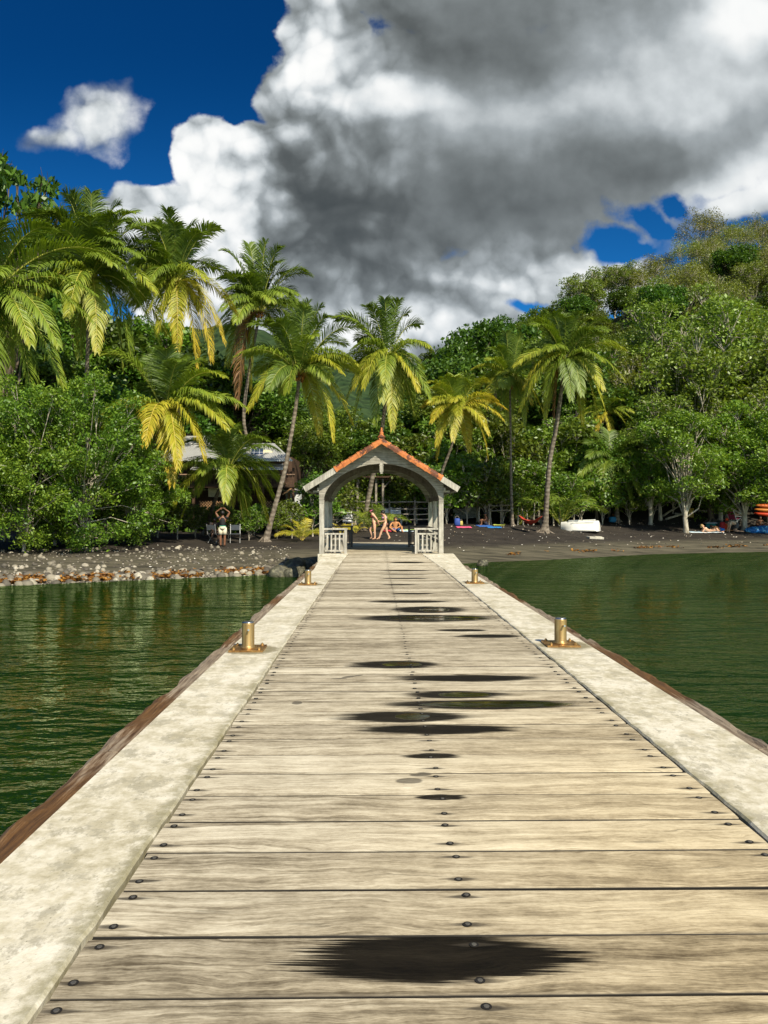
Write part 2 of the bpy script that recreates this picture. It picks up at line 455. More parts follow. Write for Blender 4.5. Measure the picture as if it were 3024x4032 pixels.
# wet stains and standing water between the boards
stains = [(3695,3868,1182,2244,0),(3127,3154,1640,1837,0),(2968,2990,1586,1805,0),(2854,2892,1413,2048,0),(2802,2845,1323,1844,.25),(2755,2796,1539,2268,.8),
 (2721,2751,1594,2001,.5),(2659,2684,1562,2111,.0),(2604,2632,1390,1727,.45),(2478,2489,1716,1919,0),(2499,2512,1803,2054,0),(2421,2449,1417,1938,.75),
 (2388,2415,1543,1832,.4),(2364,2375,1446,1765,0),(2334,2341,1543,1707,0),(2300,2305,1500,1640,0),(2276,2280,1500,1690,0),(2262,2266,1494,1697,0),(2245,2249,1494,1697,0),(2226,2229,1540,1670,0)]
feather = t.noise(t.comb(x * .7, y * 85 + x * 3, 0), 1.0, 3, .6)
fe2 = t.noise(t.comb(x * 2.2, y * 9, 3), 1.0, 3, .5)
W = None; PUD = None
for (pa, pb, xa, xb, wet_) in stains:
    ya, yb = ly(pb), ly(pa); pm = (pa + pb) / 2
    x0, x1 = lx(xa, pm), lx(xb, pm)
    if pa > 3600: ya, yb = 2.60, 2.905
    cx, hx, cy, hy = (x0+x1)/2, (x1-x0)/2*1.08, (ya+yb)/2, (yb-ya)/2*1.06
    e = t.vmath('LENGTH', t.mapv(O, (cx, cy, 0), (0,0,0), (hx, hy, 50), 'TEXTURE'))
    ex = t.math('ABSOLUTE', (x - cx) / hx); ey = t.math('ABSOLUTE', (y - cy) / hy)
    e = t.math('POWER', ex, 1.35) + t.math('POWER', ey, 3.0)
    q = 1.0 - e
    W = q if W is None else t.math('MAXIMUM', W, q)
    if wet_:
        e2 = t.math('POWER', t.math('ABSOLUTE', (x - cx - hx*.15) / (hx * wet_)), 2.0) + t.math('POWER', t.math('ABSOLUTE', (y - cy) / (hy * .62)), 2.0)
        PUD = 1.0 - e2 if PUD is None else t.math('MAXIMUM', PUD, 1.0 - e2)
wet_m = t.step(W + (feather - .5) * 1.9 + (fe2 - .5) * .4, -.04, .26)
pud_m = t.step(PUD + (fe2 - .5) * .7, .0, .15)
c = t.mix(wet_m * .985, c, t.mix(1.0, c, (.018,.015,.011), 'MULTIPLY'))
# damp foot prints
fp = None
for (px, py, sx, sy, ro) in [(1658,3050,.085,.042,12),(1610,3077,.09,.055,0),(1374,2665,.10,.045,35),(1170,2768,.05,.07,0),(1404,2661,.09,.03,40),(1337,2672,.09,.03,10),(1100,2380,.06,.05,0)]:
    q = t.vmath('LENGTH', t.mapv(O, (lx(px,py), ly(py), 0), (0,0,R(ro)), (sx, sy, 50), 'TEXTURE'))
    q = 1.0 - q; fp = q if fp is None else t.math('MAXIMUM', fp, q)
c = t.mix(t.step(fp + (fe2 - .5) * .8, .0, .25, 0, .72), c, (.055,.048,.036))
# dark weeping round the screws
sy_ = t.math('FRACT', (y - Y00) / PW)
dyr = t.math('MINIMUM', t.math('ABSOLUTE', sy_ - .2), t.math('ABSOLUTE', sy_ - .8)) * PW
dxr = t.math('MINIMUM', t.math('MINIMUM', t.math('ABSOLUTE', x + 1.01), t.math('ABSOLUTE', x - .37)), t.math('ABSOLUTE', x - 1.81))
sd = 1.0 - (dyr / .021) * (dyr / .021) - dxr / .12
c = t.mix(t.step(sd + (g2 - .5) * 1.8, .10, .75, 0, .85), c, (.045,.037,.026))
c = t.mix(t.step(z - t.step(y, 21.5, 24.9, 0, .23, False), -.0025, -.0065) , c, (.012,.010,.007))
rough = t.step(wet_m, 0, 1, .72, .58) * t.step(pud_m, 0, 1, 1.0, .05)
hh = (g1 * .6 + g2 * .35 + g3 * .14) * (1.0 - pud_m) + crack * .12
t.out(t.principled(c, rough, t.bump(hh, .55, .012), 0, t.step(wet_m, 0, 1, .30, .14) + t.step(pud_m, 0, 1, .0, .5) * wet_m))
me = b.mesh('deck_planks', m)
a_ = me.attributes.new('plank', 'FLOAT', 'POINT'); a_.data.foreach_set('value', np.array(prnd, np.float32))
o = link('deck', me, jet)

# concrete strips
m, t = newmat('pale_concrete')
O = t.coord('Object'); x, y, z = t.xyz(O)
n1 = t.noise(O, 1.3, 6, .65); n2 = t.noise(O, 9, 6, .7); n3 = t.noise(t.mapv(O, sca=(1.6, 1, 1)), 24, 3, .6); n4 = t.noise(O, 70, 3, .6); n5 = t.noise(t.mapv(O, sca=(1.5, 1, 1)), 3.2, 6, .72)
c = t.ramp(n2 * .6 + n1 * .5 - .05, [(.32, (.33,.29,.18)), (.44, (.53,.48,.34)), (.54, (.70,.65,.51)), (.72, (.80,.76,.64))])
near = t.step(y, 16, 3.4, .25, 1.0)
c = t.mix(t.step(n5, .49, .60, 0, .60) * t.step(n2, .38, .54) * t.step(y, 12, 4, .55, 1.0), c, (.23,.205,.125))
c = t.mix(t.step(n3, .62, .70, 0, .5) * t.step(n1, .42, .58), c, (.25,.225,.15))
edge = t.math('MINIMUM', t.math('ABSOLUTE', x - (XL - .02)), t.math('ABSOLUTE', x - (XR + .02)))
c = t.mix(t.step(edge + n2 * .22, .20, .08, 0, .65) * near, c, (.20,.18,.085))
pit = t.voro(t.mapv(O, sca=(1.5,1,1)), 26)
c = t.mix(t.step(pit + (n4 - .5) * .15, .16, .08, 0, .65) * t.step(n5, .46, .58), c, (.16,.14,.08))
# damp patches round the bolted plates
bl = None
for (bx, by) in [(-1.47,8.93),(2.23,9.2),(-1.47,16.9),(2.24,17.2)]:
    q = t.vmath('LENGTH', t.mapv(O, (bx + .04, by - .02, 0), (0,0,0), (.36, .36, 50), 'TEXTURE')); bl = 1.0 - q if bl is None else t.math('MAXIMUM', bl, 1.0 - q)
c = t.mix(t.step(bl + (n2 - .5) * .9, .02, .3, 0, .8), c, (.17,.145,.07))
t.out(t.principled(c, .8, t.bump(n2 * .5 + n3 * .25 + n4 * .12, .4, .02), 0, .3))
conc = m
def strip(xo, xi, sgn):
    b = MB(); ysn = list(np.arange(1.2, 25.2, .12)) + [25.2]; vs = []; r2 = random.Random(int(xo*100))
    for yv in ysn:
        ins = max(0, (yv - 21.5) / 3.4)
        xi_ = xi + (0.20 if sgn < 0 else -.38) * ins + r2.uniform(-.007, .007)
        zt = ramp_z(yv) + .006
        vs += [(xo, yv, -2.8), (xo, yv, zt - .01), (xo + sgn*-.01, yv, zt), (xi_ + sgn*.012, yv, zt), (xi_, yv, zt - .012), (xi_, yv, zt - .14)]
    fs = [(i*6+j, i*6+j+1, (i+1)*6+j+1, (i+1)*6+j) for i in range(len(ysn)-1) for j in range(5)]
    if sgn > 0: fs = [f[::-1] for f in fs]
    fs += [tuple(range(6)), tuple(range((len(ysn)-1)*6, len(ysn)*6))[::-1]]
    b.add(vs, fs); return b
strip(CL, XL - .006, -1).build('concrete_edge', conc, jet)
strip(CR, XR + .006, 1).build('concrete_edge', conc, jet)
b = MB(); b.box((.42, 18, -.13), (3.0, 34, .12)); b.build('support_slab', simple('slab_dark', (.02,.017,.013)), jet); b = MB(); b.box((.215, 30, -1.35), (4.1, 10.2, 2.3)); b.build('foundation', simple('slab_concrete', (.30,.27,.2)), jet)  # slab under the planks coloured near-black to put shade into the deck gaps
# timber rubbing beams
m, t = newmat('edge_timber')
O = t.coord('Object'); x, y, z = t.xyz(O)
g = t.noise(t.mapv(O, sca=(44, 2.2, 34)), 1, 6, .68); sec = t.noise(t.comb(0.0, y * .35, x), 1.0, 1, .5)
bro = t.ramp(g, [(.3, (.05,.022,.006)), (.7, (.20,.098,.028))]); gry = t.ramp(g, [(.3, (.09,.06,.036)), (.7, (.42,.34,.24))])
c = t.mix(t.step(sec + (g - .5) * .3, .44, .56), bro, gry)
t.out(t.principled(c, .65, t.bump(g, .9, .02)))
timb = m
def beam(x0, x1, seed):
    r2 = random.Random(seed); b = MB(); segs = [1.0, 5.2, 9.6, 13.2, 17.6, 21.4, 24.6]
    for s0, s1 in zip(segs[:-1], segs[1:]):
        ysn = np.arange(s0, s1 - .01, .12).tolist() + [s1 - .02]; vs = []; base = r2.uniform(-.012, .012); ph = r2.random() * 6
        wob = 0.
        out = x1 if abs(x1) > abs(x0) else x0; inn = x0 if out == x1 else x1; sg = 1 if out > 0 else -1
        for yv in ysn:
            wob = wob * .8 + r2.uniform(-.012, .012)
            u = (yv - s0) / (s1 - s0)
            o_ = out + sg * (.012 * math.sin(u * 3.1) + wob * (.35 if sg < 0 else .7)); zz = -.012 + base + wob * .5
            zr = zz + .02 - .02 * abs(math.sin(yv * 3 + ph))
            vs += [(inn, yv, -.32), (inn, yv, zz - .004), (inn * .62 + o_ * .38, yv, zz + r2.uniform(-.004, .004)), (inn * .3 + o_ * .7, yv, zr + r2.uniform(-.007, .007)), (o_, yv, zr - .035 + r2.uniform(-.012, .012)), (o_ - sg * .01, yv, -.32)]
        n = len(ysn); fs = [(i*6+j, i*6+(j+1) % 6, (i+1)*6+(j+1) % 6, (i+1)*6+j) for i in range(n-1) for j in range(6)]
        if sg < 0: fs = [f[::-1] for f in fs]
        fs += [tuple(range(6)), tuple(range((n-1)*6, n*6))[::-1]]
        b.add(vs, fs)
    return b
beam(BL, CL - .012, 4).build('edge_beam', timb, jet)
beam(CR + .012, BR, 9).build('edge_beam', timb, jet)
# screws: flat disc coloured near-black for a recess's shade, with a dull head
ms = simple('screw_steel', (.30,.27,.22), .45, .8, .1); mh = simple('screw_recess_shade', (.012,.010,.008), .9)
b = MB(); b.lathe([(.018, 0), (.018, .0006)], n=14); b.cur = 1; b.lathe([(.0095, .0007), (.0095, .0022), (.007, .0026)], n=12)
scm = b.mesh('screw', [mh, ms])
sp = []
for y in planks:
    if y > 24.4: continue
    for xx in (-1.01, .37, 1.81):
        for fy in (.2, .8):
            yv = y + fy * PW
            if yv < 2.35: continue
            if 1.6 / yv * F + 2016 > 4050 or abs(xx / yv) * F > 1560: continue
            sp.append((xx + rng.uniform(-.012, .012), yv + rng.uniform(-.006, .006), ramp_z(yv) + .0048))
sp.sort(key=lambda p: p[1])
for p in sp[:100]: link('screw', scm, jet, p)
b = MB()
for p in sp[100:]: b.lathe([(.0155, 0), (.013, .0012)], p, n=6)
tag(b.build('screws', mh, jet), kind='stuff')

# ------------------------------------------------------------------ bollards
m, t = newmat('tarnished_brass')
O = t.coord('Object'); g = t.noise(t.mapv(O, sca=(9, 9, 1.2)), 3, 5, .6)
c = t.ramp(g, [(.3, (.26,.155,.05)), (.7, (.56,.39,.16))])
t.out(t.principled(c, t.step(g, .3, .7, .50, .34), t.bump(g, .12, .004), .72))
brass = m
m, t = newmat('rusty_brass_plate')
O = t.coord('Object'); g = t.noise(O, 14, 5, .6)
t.out(t.principled(t.ramp(g, [(.3, (.20,.08,.025)), (.7, (.60,.36,.13))]), .42, t.bump(g, .2, .004), .85))
plate = m
capm = simple('worn_steel_cap', (.62,.60,.55), .25, 1.0, .1)
b = MB(); b.box((0,0,.011), (.39,.39,.022)); plm = b.mesh('base_plate', plate)
b = MB(); b.lathe([(.092,.022),(.088,.032),(.076,.040),(.072,.050),(.072,.300),(.071,.308)], n=32); pom = b.mesh('post', brass, True)
b = MB(); b.lathe([(.071,.308),(.067,.322),(.05,.328),(.0,.329)], n=32); cpm = b.mesh('cap', capm, True)
b = MB(); b.tube([(.01,-.062,.235),(.022,-.125,.242)], .0115, 12); pnm = b.mesh('pin', capm)
b = MB(); b.lathe([(.019,.022),(.019,.040),(.016,.042)], n=6); b.lathe([(.009,.042),(.009,.052)], n=8); bom = b.mesh('bolt', brass)
names = {0: 'brass mooring bollard on the left concrete edge closest to the camera', 1: 'brass mooring bollard on the right concrete edge closest to the camera',
         2: 'small distant brass bollard on the left edge beside the dark boulders', 3: 'small distant brass bollard on the right edge short of the pavilion'}
Mj = Matrix.Rotation(YAW, 4, 'Z')
for i, (bx, by) in enumerate([(-1.47,8.93),(2.23,9.2),(-1.47,16.9),(2.24,17.2)]):
    p = Mj @ Vector((bx, by, .0065))
    r_ = thing('bollard', names[i], 'bollard', p, YAW + rng.uniform(-.04, .04), 'brass bollards along the jetty')
    for nm, me in (('base_plate', plm), ('post', pom), ('cap', cpm), ('pin', pnm)): link(nm, me, r_)
    for sx in (-1, 1):
        for sy2 in (-1, 1): link('bolt', bom, r_, (sx*.145, sy2*.145, 0), (0, 0, rng.random()))

# ------------------------------------------------------------------ pavilion
def wood(name, cols, sx=1.5, sz=24, bump=.5, rough=.75):
    m, t = newmat(name); O = t.coord('Object')
    g = t.noise(t.mapv(O, sca=(sx, 4, sz)), 1.2, 5, .62); k = t.noise(O, 3.5, 5, .65)
    c = t.ramp(g * .7 + k * .45 - .08, [(.28, cols[0]), (.5, cols[1]), (.72, cols[2])])
    t.out(t.principled(c, rough, t.bump(g, bump, .012), 0, .3)); return m
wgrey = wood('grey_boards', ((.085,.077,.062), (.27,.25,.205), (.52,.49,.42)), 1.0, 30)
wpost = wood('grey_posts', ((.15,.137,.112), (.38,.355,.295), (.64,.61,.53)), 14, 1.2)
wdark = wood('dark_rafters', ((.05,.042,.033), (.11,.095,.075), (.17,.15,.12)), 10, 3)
m, t = newmat('terracotta_tile')
O = t.coord('Object'); g = t.noise(O, 3.2, 5, .65); g2 = t.noise(O, 11, 4, .6)
c = t.ramp(g2, [(.3, (.36,.095,.02)), (.7, (.58,.20,.045))])
c = t.mix(t.step(g, .50, .56, 0, .92), c, t.ramp(g2, [(.3, (.035,.014,.007)), (.7, (.16,.045,.018))]))
t.out(t.principled(c, .7, t.bump(g + g2, .4, .02))); tile = m
PX, PY = .215, 25.07
pav = thing('pavilion', 'open wooden shelter with arched gable and orange tiled roof over the jetty', 'pavilion', Mj @ Vector((PX, PY, 0)), YAW)
W2 = 2.03; DEP = 5.0; FZ = .23; SP = 1.99
# floor handled by the jetty deck; plinths
for sx in (-1, 1):
    b = MB(); b.box((sx * 1.95, .30 + (0 if sx < 0 else .12), -.10), (.26, .62, .66)); b.box((sx*(1.60), .06, .10), (.62, .20, .24)); b.build('plinth', conc, pav, bevel=.008)
for yy in (.08, 2.5, DEP - .08):
    for sx in (-1, 1):
        b = MB(); b.box((sx*(W2 - .08), yy, (FZ + SP) / 2), (.155, .155, SP - FZ)); b.build('post', wpost, pav, bevel=.008)
SL = .62; APX = 3.86      # underside apex of the roof at centre
def roof_z(x): return APX - SL * abs(x)
# gable boards: horizontal laps cut to the arch and the roof line
def arch_x(z, a, rise, z0):   # half width of the opening at height z
    if z <= z0: return a
    u = (z - z0) / rise
    return 0 if u >= 1 else a * (1 - u ** 1.75) ** (1/1.9)
def gable(y, th, a, rise, z0, zb, bh=.115, name='gable_boards', mat=wgrey):
    b = MB(); z = zb; k = 0
    while z < APX - .03:
        z2 = min(z + bh, APX - .03)
        st = 4
        for j in range(st):
            za, zb_ = z + (z2 - z) * j / st, z + (z2 - z) * (j + 1) / st
            zt = zb_ - .004 if j == st - 1 else zb_
            dy = -.008 * (1 - j / st)
            o1, o2 = min(W2, (APX - za) / SL), min(W2, (APX - zt) / SL)
            i1, i2 = arch_x(za, a, rise, z0), arch_x(zt, a, rise, z0)
            if i2 <= 0 and i1 <= 0:
                b.add([(-o1, y+dy, za), (o1, y+dy, za), (o2, y+dy, zt), (-o2, y+dy, zt), (-o1, y+th, za), (o1, y+th, za), (o2, y+th, zt), (-o2, y+th, zt)],
                      [(0,1,2,3),(7,6,5,4),(0,4,5,1),(3,2,6,7),(0,3,7,4),(1,5,6,2)])
            else:
                for s in (-1, 1):
                    q = [(s*i1, za), (s*o1, za), (s*o2, zt), (s*i2, zt)]
                    if s < 0: q = q[::-1]
                    b.add([(xx, y+dy, zz) for xx, zz in q] + [(xx, y+th, zz) for xx, zz in q], [(0,1,2,3),(7,6,5,4),(0,4,5,1),(1,5,6,2),(2,6,7,3),(3,7,4,0)])
        z += bh
    return b.build(name, mat, pav)
gable(0, .05, 1.88, 1.19, SP, SP - .10)
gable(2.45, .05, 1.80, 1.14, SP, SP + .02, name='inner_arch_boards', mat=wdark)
gable(DEP - .05, .05, 1.80, 1.14, SP, SP + .02, name='rear_gable_boards')
# soffit lining of the front arch
b = MB(); prev = None
for s in (-1, 1):
    pts = [(s * 1.88 * math.sin(a) ** 1.05, SP + 1.19 * math.cos(a) ** 1.12) for a in np.linspace(0.02, math.pi/2, 26)]
    for (x0, z0), (x1, z1) in zip(pts[:-1], pts[1:]):
        b.add([(x0, .055, z0+.006), (x1, .055, z1+.006), (x1, .30, z1+.006), (x0, .30, z0+.006)], [(0,1,2,3)])
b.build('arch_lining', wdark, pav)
b = MB(); b.box((0, -.02, 3.05), (.12, .10, .30)); b.box((0, -.02, 2.88), (.075, .075, .07), taper=None); b.box((0, -.02, 3.12), (.15, .12, .03)); b.build('pendant', wpost, pav, bevel=.008)
# roof
YF, YB = -.36, DEP + .36; HW = 2.47
def rp(x, off=0):   # a point on the roof surface
    return (x, roof_z(x) + off)
for s in (-1, 1):
    b = MB(); b.add([(0, YF+.03, APX+.03), (s*HW, YF+.03, roof_z(HW)+.03), (s*HW, YB, roof_z(HW)+.03), (0, YB, APX+.03),
                     (0, YF+.03, APX+.004), (s*HW, YF+.03, roof_z(HW)+.004), (s*HW, YB, roof_z(HW)+.004), (0, YB, APX+.004)],
                    [(0,1,2,3),(7,6,5,4),(0,4,5,1),(1,5,6,2),(2,6,7,3),(3,7,4,0)])
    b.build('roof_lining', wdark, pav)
    # courses of tile, each a stepped slab with a rolled edge
    b = MB(); nrow = 9
    for i in range(nrow):
        xa, xb = s*HW*i/nrow, s*HW*(i+1)/nrow*1.02
        for j in range(22):
            y0 = YF + .10 + (YB - YF - .10) * j / 22; y1 = YF + .10 + (YB - YF - .10) * (j + 1) / 22; ym = (y0 + y1) / 2
            vs = []
            for (xx, off) in ((xa, .035), (xb, .062)):
                zz = roof_z(xx)
                vs += [(xx, y0, zz + off), (xx, y0*.6 + ym*.4, zz + off + .045), (xx, y1*.6 + ym*.4, zz + off + .045), (xx, y1, zz + off)]
            vs += [(xb, y0, roof_z(xb)+.03), (xb, y1, roof_z(xb)+.03)]
            fs = [(0,1,5,4),(1,2,6,5),(2,3,7,6),(4,5,6,7,9,8)]
            b.add(vs, fs if s > 0 else [f[::-1] for f in fs])
    b.build('roof_tiles', tile, pav)
    # verge tiles: left covers ~60 %, right ~78 %
    n = 6 if s < 0 else 8; end = 1.48 if s < 0 else 1.93
    ang = math.atan(SL)
    for i in range(n):
        x0 = s * (end * i / n); x1 = s * (end * (i + 1) / n + .015)
        b = MB()
        A = Vector((x0, YF + .03, roof_z(x0) + .02)); B_ = Vector((x1, YF + .03, roof_z(x1) + .02))
        d = (B_ - A).normalized(); upv = Vector((d.z * -s, 0, abs(d.x))); L = (B_ - A).length
        prof = [(-.055, -.075), (-.06, .02), (-.045, .075), (.0, .105), (.09, .10), (.16, .06)]
        vs = []
        for (tt, sc_) in ((0, .93), (L * .80, 1.0), (L * .80, 1.14), (L, 1.14)):
            for (yy, zz) in prof: vs.append(A + d * tt + Vector((0, yy * sc_, 0)) + upv * (zz * sc_))
        k = len(prof); fs = []
        for r in range(3): fs += [(r*k+j, r*k+j+1, (r+1)*k+j+1, (r+1)*k+j) for j in range(k-1)]
        fs.append(tuple(range(k))); fs.append(tuple(range(4*k-1, 3*k-1, -1)))
        if s < 0: fs = [f[::-1] for f in fs]
        b.add(vs, fs); b.build('verge_tile', tile, pav)
    # weathered barge board lower down
    b = MB(); x0 = s * (end + .0); x1 = s * (HW + .02)
    A = Vector((x0, YF + .02, roof_z(x0) + .01)); B_ = Vector((x1, YF + .02, roof_z(x1) + .01))
    b.bar(A, B_, .045, .19); b.build('barge_board', wpost, pav, bevel=.006)
    b = MB(); b.bar((s*(HW-.03), YF+.04, roof_z(HW)-.02), (s*(HW-.03), YB, roof_z(HW)-.02), .035, .12); b.build('eaves_board', wpost, pav)
    b = MB()
    for yy in np.arange(.25, DEP, .55): b.bar((0, yy, APX - .05), (s*(HW-.06), yy, roof_z(HW-.06) - .05), .055, .09)
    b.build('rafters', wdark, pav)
    b = MB(); b.box((s*(W2-.08), DEP/2, SP + .07), (.12, DEP - .2, .14)); b.build('wall_plate', wdark, pav)
    b = MB(); b.box((s*(W2+.03), -.02, SP + .35), (.06, .14, .10)); b.box((s*(W2+.10), 0.05, SP + .28), (.2, .07, .06)); b.build('bracket', wpost, pav)
# apex saddle and finial
b = MB(); b.tube([(0, YF-.02, APX+.12), (0, YF+.30, APX+.12), (0, YB, APX+.12)], .085, 10); b.build('ridge_tiles', tile, pav)
b = MB(); b.lathe([(.13,0),(.12,.05),(.07,.09),(.055,.13),(.075,.16),(.05,.19),(.033,.22),(.045,.245),(.03,.265),(.027,.30),(.037,.32),(.015,.335)], (0, YF+.08, APX+.13), 14); b.build('finial', tile, pav, True)
# railings: front pair, rear pair
def railing(x0, x1, y, mat, xpost):
    b = MB(); xm = (x0 + x1) / 2; w = abs(x1 - x0)
    b.box((xm, y, 1.045), (w + .04, .10, .055)); r_ = b.build('railing', mat, pav, bevel=.005)
    b = MB(); b.box((xm, y, .885), (w - .06, .05, .05)); b.build('cross_rail', mat, r_); b = MB(); b.box((xm, y, FZ + .10), (w - .06, .05, .055)); b.build('cross_rail', mat, r_)
    b = MB(); b.box((xpost, y, (FZ + 1.02) / 2), (.085, .085, 1.02 - FZ)); b.build('end_post', mat, r_, bevel=.005)
    nb_ = 5
    for i in range(nb_):
        xx = x0 + (x1 - x0) * (i + .8) / (nb_ + .6)
        b = MB(); b.box((xx, y, .595), (.048, .035, .53)); b.build('baluster', mat, r_)
railing(-1.88, -1.13, .10, wpost, -1.17); railing(1.88, 1.10, .10, wpost, 1.14)
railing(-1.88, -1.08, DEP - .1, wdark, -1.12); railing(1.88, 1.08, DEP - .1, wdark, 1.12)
for s in (-1, 1):
    b = MB()
    for i in range(3): b.box((s*(1.62 - .13*i), DEP/2, .66), (.115, DEP - .9, .035))
    st = b.build('bench', wpost, pav)
    for yy in (.6, 2.5, DEP - .6): b = MB(); b.box((s*1.50, yy, .44), (.34, .06, .40)); b.build('bench_leg', wpost, st)
    for z in (.62, .80, .98): b = MB(); b.box((s*1.90, DEP/2, z), (.035, DEP - .3, .12)); b.build('side_rail', wgrey, pav)

# ------------------------------------------------------------------ foliage
def leafmat(name, dark, light, trans=.35, gloss=.12, rough=.45, objvar=.25):
    m, t = newmat(name)
    r = t.island(); o = t.objrnd()
    c = t.mix(r, dark, light)
    hs = t.node('ShaderNodeHueSaturation'); t.plug(hs.inputs['Color'], c)
    t.plug(hs.inputs['Hue'], .5 + (o - .5) * .05 * objvar * 4); t.plug(hs.inputs['Value'], 1.0 + (o - .5) * objvar * 2)
    c = S(t, hs.outputs[0])
    d = t.node('ShaderNodeBsdfDiffuse'); t.plug(d.inputs[0], c)
    tr = t.node('ShaderNodeBsdfTranslucent'); t.plug(tr.inputs[0], t.mix(1.0, c, (1.3,1.25,.5), 'MULTIPLY'))
    g = t.node('ShaderNodeBsdfGlossy'); g.inputs['Roughness'].default_value = rough; g.inputs[0].default_value = (.8,.85,.8,1)
    a = t.node('ShaderNodeMixShader'); a.inputs[0].default_value = trans; t.nt.links.new(d.outputs[0], a.inputs[1]); t.nt.links.new(tr.outputs[0], a.inputs[2])
    b = t.node('ShaderNodeMixShader'); lw = t.node('ShaderNodeLayerWeight'); lw.inputs[0].default_value = .25
    t.plug(b.inputs[0], S(t, lw.outputs['Facing']) * gloss + gloss * .25)
    t.nt.links.new(a.outputs[0], b.inputs[1]); t.nt.links.new(g.outputs[0], b.inputs[2])
    t.out(b.outputs[0]); return m
L_DARK = leafmat('leaf_dark', (.028,.066,.006), (.115,.20,.016))
L_MID = leafmat('leaf_mid', (.05,.10,.008), (.19,.28,.02))
L_OLIVE = leafmat('leaf_olive', (.08,.125,.012), (.27,.36,.04))
L_BRIGHT = leafmat('leaf_bright', (.065,.135,.008), (.24,.345,.026))
L_SCRUB = leafmat('leaf_scrub', (.08,.105,.008), (.29,.31,.028))
L_YELL = leafmat('leaf_yellow', (.25,.22,.01), (.55,.42,.03))
def bark(name, a, b_, sc_=6):
    m, t = newmat(name); O = t.coord('Object'); g = t.noise(t.mapv(O, sca=(1,1,.35)), sc_, 5, .6)
    t.out(t.principled(t.ramp(g, [(.32, a), (.68, b_)]), .85, t.bump(g, .6, .04), 0, .2)); return m
B_PALE = bark('bark_pale', (.22,.185,.13), (.60,.55,.44)); B_BROWN = bark('bark_brown', (.05,.037,.025), (.17,.135,.10)); B_DARK = bark('bark_dark', (.025,.02,.014), (.08,.065,.045))

def unit(v): return v / np.maximum(np.linalg.norm(v, axis=-1, keepdims=True), 1e-9)
def leaf_arrays(P, size, rng, up=.5, asp=.45, fold=False):
    n = len(P); nr = rng.normal(size=(n, 3)); nr[:, 2] = np.abs(nr[:, 2]) + up; nr = unit(nr)
    a = unit(np.cross(nr, rng.normal(size=(n, 3)))); b = np.cross(nr, a)
    s = (size * rng.uniform(.65, 1.3, n))[:, None]
    V = np.stack([P - a*s*.5, P + b*s*asp*.5 + a*s*.05, P + a*s*.5, P - b*s*asp*.5 + a*s*.05], 1).reshape(-1, 3)
    Fc = np.arange(4*n).reshape(n, 4)
    return V, Fc
def crown_points(rng, K, rx, ry, rz, hc, lump, n, hollow=.45, flat=1.0, bottom=-.5):
    cs = []
    while len(cs) < K:
        p = rng.normal(size=3); p /= np.linalg.norm(p)
        if p[2] < bottom: continue
        r = rng.uniform(hollow, 1) ; cs.append((p[0]*rx*r, p[1]*ry*r, hc + p[2]*rz*r))
    cs = np.array(cs); lr = lump * rng.uniform(.6, 1.35, K)
    w = lr**2; cnt = (n * w / w.sum()).astype(int)
    P = []
    for c, r, k in zip(cs, lr, cnt):
        d = unit(rng.normal(size=(k, 3))); d[:, 2] = np.where(d[:, 2] < -.35, -d[:, 2], d[:, 2])
        rad = r * (.35 + .65 * rng.random(k)**.45)
        # ragged: modulate by clumps of direction
        rad *= 1 + .22*np.sin(d[:, 0]*5 + c[0]*3) * np.sin(d[:, 1]*6 + c[1]*2)
        q = d * rad[:, None]; q[:, 2] *= flat; P.append(c + q)
    return cs, lr, np.concatenate(P)
def tree_proto(name, seed, K, rx, rz, hc, lump, n, size, leaf, brk, r0=.22, twigs=0, up=.5, asp=.5, flat=.8, hollow=.45, bottom=-.4, lean=0, sprig=0, base_z=-.4):
    rng = np.random.default_rng(seed)
    cs, lr, P = crown_points(rng, K, rx, rx, rz, hc, lump, n, hollow, flat, bottom)
    if sprig:   # gather leaves on short sprays
        k = len(P)//sprig; base = P[rng.permutation(len(P))[:k]]; d = unit(rng.normal(size=(k, 3)) + (0, 0, .25))
        tt = np.linspace(0, 1, sprig)[None, :, None]
        side = unit(np.cross(d, rng.normal(size=(k, 3))))
        alt = np.where(np.arange(sprig) % 2, 1, -1)[None, :, None]
        P = (base[:, None, :] + d[:, None, :]*tt*size*2.4 + side[:, None, :]*alt*size*.45 - np.array((0,0,1))*tt**2*size*.6).reshape(-1, 3)
    V, Fc = leaf_arrays(P, size, rng, up, asp)
    cm = npmesh(name + '_crown', V, Fc, leaf)
    b = MB(); r2 = random.Random(seed); top = hc - rz*.25
    pts = []; 
    for i in range(7):
        u = i/6; pts.append((lean*u*u + r2.uniform(-.12, .12)*rx*.15*(u > 0), r2.uniform(-.12, .12)*rx*.15*(u > 0), base_z + (top - base_z)*u))
    b.tube(pts, [r0*(1.5 if i == 0 else 1.05 - .62*i/6) for i in range(7)], 8)
    for c, r in zip(cs, lr):
        j = r2.choice([2, 3, 4, 4, 5, 6]); s = Vector(pts[j]); e = Vector(c)
        mid = s.lerp(e, .5) + Vector((r2.uniform(-.1, .1)*rx, r2.uniform(-.1, .1)*rx, r2.uniform(-.05, .12)*rz))
        ra = r0*(.50 - .05*j); b.tube([s, mid, e], [ra, ra*.55, ra*.2], 5, False)
        for _ in range(twigs):
            d = Vector(unit(rng.normal(size=3))); d.z = abs(d.z)*.8; e2 = e + d*r*r2.uniform(.8, 1.2); m2 = e.lerp(e2, .5) + Vector((r2.uniform(-.15, .15)*r, r2.uniform(-.15, .15)*r, .1*r))
            b.tube([e.lerp(mid, .25), m2, e2], [ra*.30 + .008, ra*.16 + .006, .006], 4, False)
    return cm, b.mesh(name + '_trunk', brk, True)
PROTO = {}
def proto(key, *a, **k): PROTO[key] = tree_proto(key, *a, **k)
